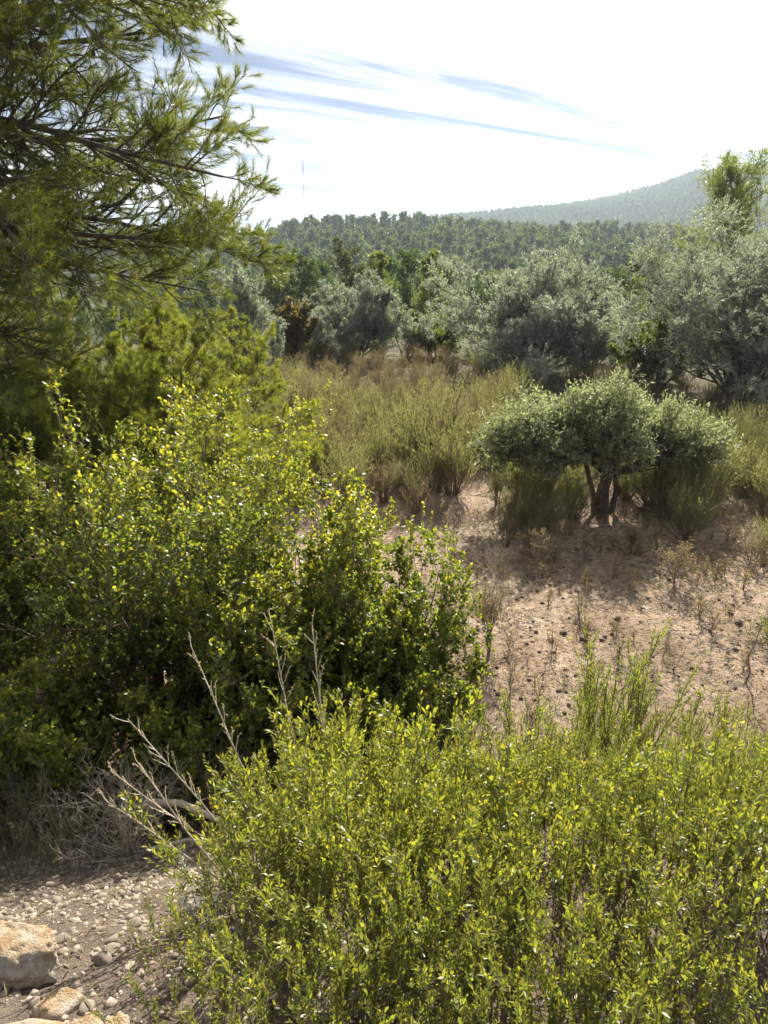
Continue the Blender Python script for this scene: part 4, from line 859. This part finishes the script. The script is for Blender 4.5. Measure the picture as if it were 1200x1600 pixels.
for i in range(70):
    x, y = rng.uniform(-1.7, -0.15), rng.uniform(1.1, 2.6); s = float(rng.uniform(0.025, 0.06))
    tag(obj('stone', ST[i % 5], None, (x, y, gz(x, y) + s * 0.12), (rng.uniform(-.3, .3), rng.uniform(-.3, .3), rng.uniform(0, 6.28)), s), 'small pale stone lying on the pebbly slope', 'stone', 'stones on the pebbly slope')
for i in range(90):
    y = rng.uniform(4.3, 8.8); x = rng.uniform(0.5, 3.4) * (0.5 + y / 12); s = float(0.03 * (2.6 ** (rng.random() ** 1.5)))
    tag(obj('clod', CL[i % 5], None, (x, y, gz(x, y) + s * 0.15), (rng.uniform(-.3, .3), rng.uniform(-.3, .3), rng.uniform(0, 6.28)), s), 'dark clod of earth lying on the bare clearing', 'clod', 'clods on the bare clearing')
# withered herbs on the clearing
HERB = []
for i in range(4):
    g = np.random.default_rng(800 + i); n = 7; a = g.uniform(0, 6.28, n); th = np.abs(g.normal(0, 0.4, n))
    S = grow(g, np.zeros((n, 3)), np.stack([np.sin(th) * np.cos(a), np.sin(th) * np.sin(a), np.cos(th)], 1), g.uniform(0.08, 0.2, n), 5, (0, 0, 1), 0.05, 0.15)
    A, LA, ra = spawn(g, S, np.full(n, 0.15), np.full(n, 0.002), 4, 0.3, 1, 40, 12, 0.4, 3, 0.1, 0.1, 0.3)
    p, d, T, tt = leaf_sites(g, np.concatenate([A]), 4, 0.2, 1.02, 40, 14)
    HERB.append(make_mesh('withered_herb', [tubes(S, np.full(n, 0.002), 3, .5), tubes(A, np.full(len(A), 0.0012), 3, .5), (lambda b: (b[0], b[1], b[2], 1))(diamonds(g, p, d, 0.018, 0.006))], [M['twig'], M['heath_brown']]))
for i in range(170):
    y = rng.uniform(4.3, 9.2); x = rng.uniform(0.55, 4.2) * (0.4 + y / 10)
    tag(obj('withered_herb', HERB[i % 4], None, (x, y, gz(x, y) - 0.01), (0, 0, rng.uniform(0, 6.28)), float(rng.uniform(0.5, 1.7))), 'tiny withered brown herb on the bare clearing', 'herb', 'withered herbs on the clearing')
# dry grass among the scrub and flat twig litter: too many to count
def blades(n, f, L, W, name, label, mat, lie=0.0, seed=0):
    g = np.random.default_rng(seed); xy = np.array([f(g) for _ in range(n)]); z = ground(xy[:, 0], xy[:, 1])
    p = np.column_stack([xy, z + 0.006 * (lie > 0)]); d = g.normal(0, 1, (n, 3)); d[:, 2] = np.abs(d[:, 2]) * (0.12 if lie else 1) + (0.0 if lie else 1.4)
    o = obj(name, make_mesh(name, [diamonds(g, p, d, L, W)], [M[mat]]), kind='stuff'); o['label'] = label
def scrub_pos(g):
    y = g.uniform(9.0, 26); return (gx_fast(g.uniform(400, 1300), y), y)
def gx_fast(px, Y): return (px - 600) / FPX * (Y * math.cos(PITCH) + 3.3 * math.sin(PITCH))
blades(12000, scrub_pos, 0.18, 0.008, 'dry_grass', 'dry grass between the heath shrubs', 'dry', 0, 4)
blades(22000, lambda g: (g.uniform(-0.6, 5.5), g.uniform(3.8, 9.6)), 0.065, 0.007, 'twig_litter', 'fallen twigs and leaves strewn over the clearing', 'heath_brown', 1, 5)
blades(5000, lambda g: (g.uniform(-2.4, 0.6), g.uniform(1.0, 4.6)), 0.05, 0.006, 'leaf_litter', 'fallen twigs and leaves under the leafy shrubs', 'heath_brown', 1, 6)

# ------------------------------------------------------------------ radio mast on the ridge
def mast():
    Y = 520.0; X = -0.1 * Y; Z = gz(X, Y); t = thing('radio_mast', 'very thin tall radio mast rising above the wooded ridge', 'mast', (X, Y, Z - 0.5))
    H = 62.0; bl = []
    c = [(0.4 * math.cos(a), 0.4 * math.sin(a)) for a in (0, 2.09, 4.19)]
    legs = np.array([[(x, y, z) for z in np.linspace(0, H, 3)] for x, y in c]); bl.append(tubes(legs, np.full(3, 0.11), 4, 1.0))
    zz = np.arange(0, H, 1.0); br = np.array([[(*c[i % 3], z), (*c[(i + 1) % 3], z + 1.0)] for i, z in enumerate(zz) if z + 1 <= H]); bl.append(tubes(br, np.full(len(br), 0.06), 3, 1.0))
    obj('lattice', make_mesh('lattice', bl, [M['steel']]), t)
    g = np.array([[(0, 0, h), (28 * math.cos(a), 28 * math.sin(a), gz(X + 28 * math.cos(a), Y + 28 * math.sin(a)) - Z)] for h in (30, 58) for a in (0.5, 2.6, 4.7)])
    obj('guy_wires', make_mesh('guy_wires', [tubes(g, np.full(len(g), 0.008), 3, 1.0)], [M['steel']]), t)
mast()

# ------------------------------------------------------------------ haze
def haze():
    x0, x1, y0, y1, z0, z1 = -2250, 2250, -420, 2250, -90, 165
    V = np.array([(x, y, z) for x in (x0, x1) for y in (y0, y1) for z in (z0, z1)]); F = np.array([(0, 1, 3, 2), (4, 6, 7, 5), (0, 4, 5, 1), (2, 3, 7, 6), (0, 2, 6, 4), (1, 5, 7, 3)])
    m, nt, N, L = new_mat('haze'); v = N('ShaderNodeVolumePrincipled'); v.inputs['Color'].default_value = (0.72, 0.85, 1.0, 1)
    v.inputs['Density'].default_value = 0.00028; v.inputs['Density Attribute'].default_value = ''; v.inputs['Anisotropy'].default_value = 0.15
    o = N('ShaderNodeOutputMaterial'); L(v.outputs[0], o.inputs['Volume'])
    try: m.cycles.homogeneous_volume = True
    except Exception: pass
    h = obj('haze', make_mesh('haze', [(V, F, None, 0)], [m]), kind='stuff'); h['label'] = 'thin pale haze in the air over the valley'
haze()
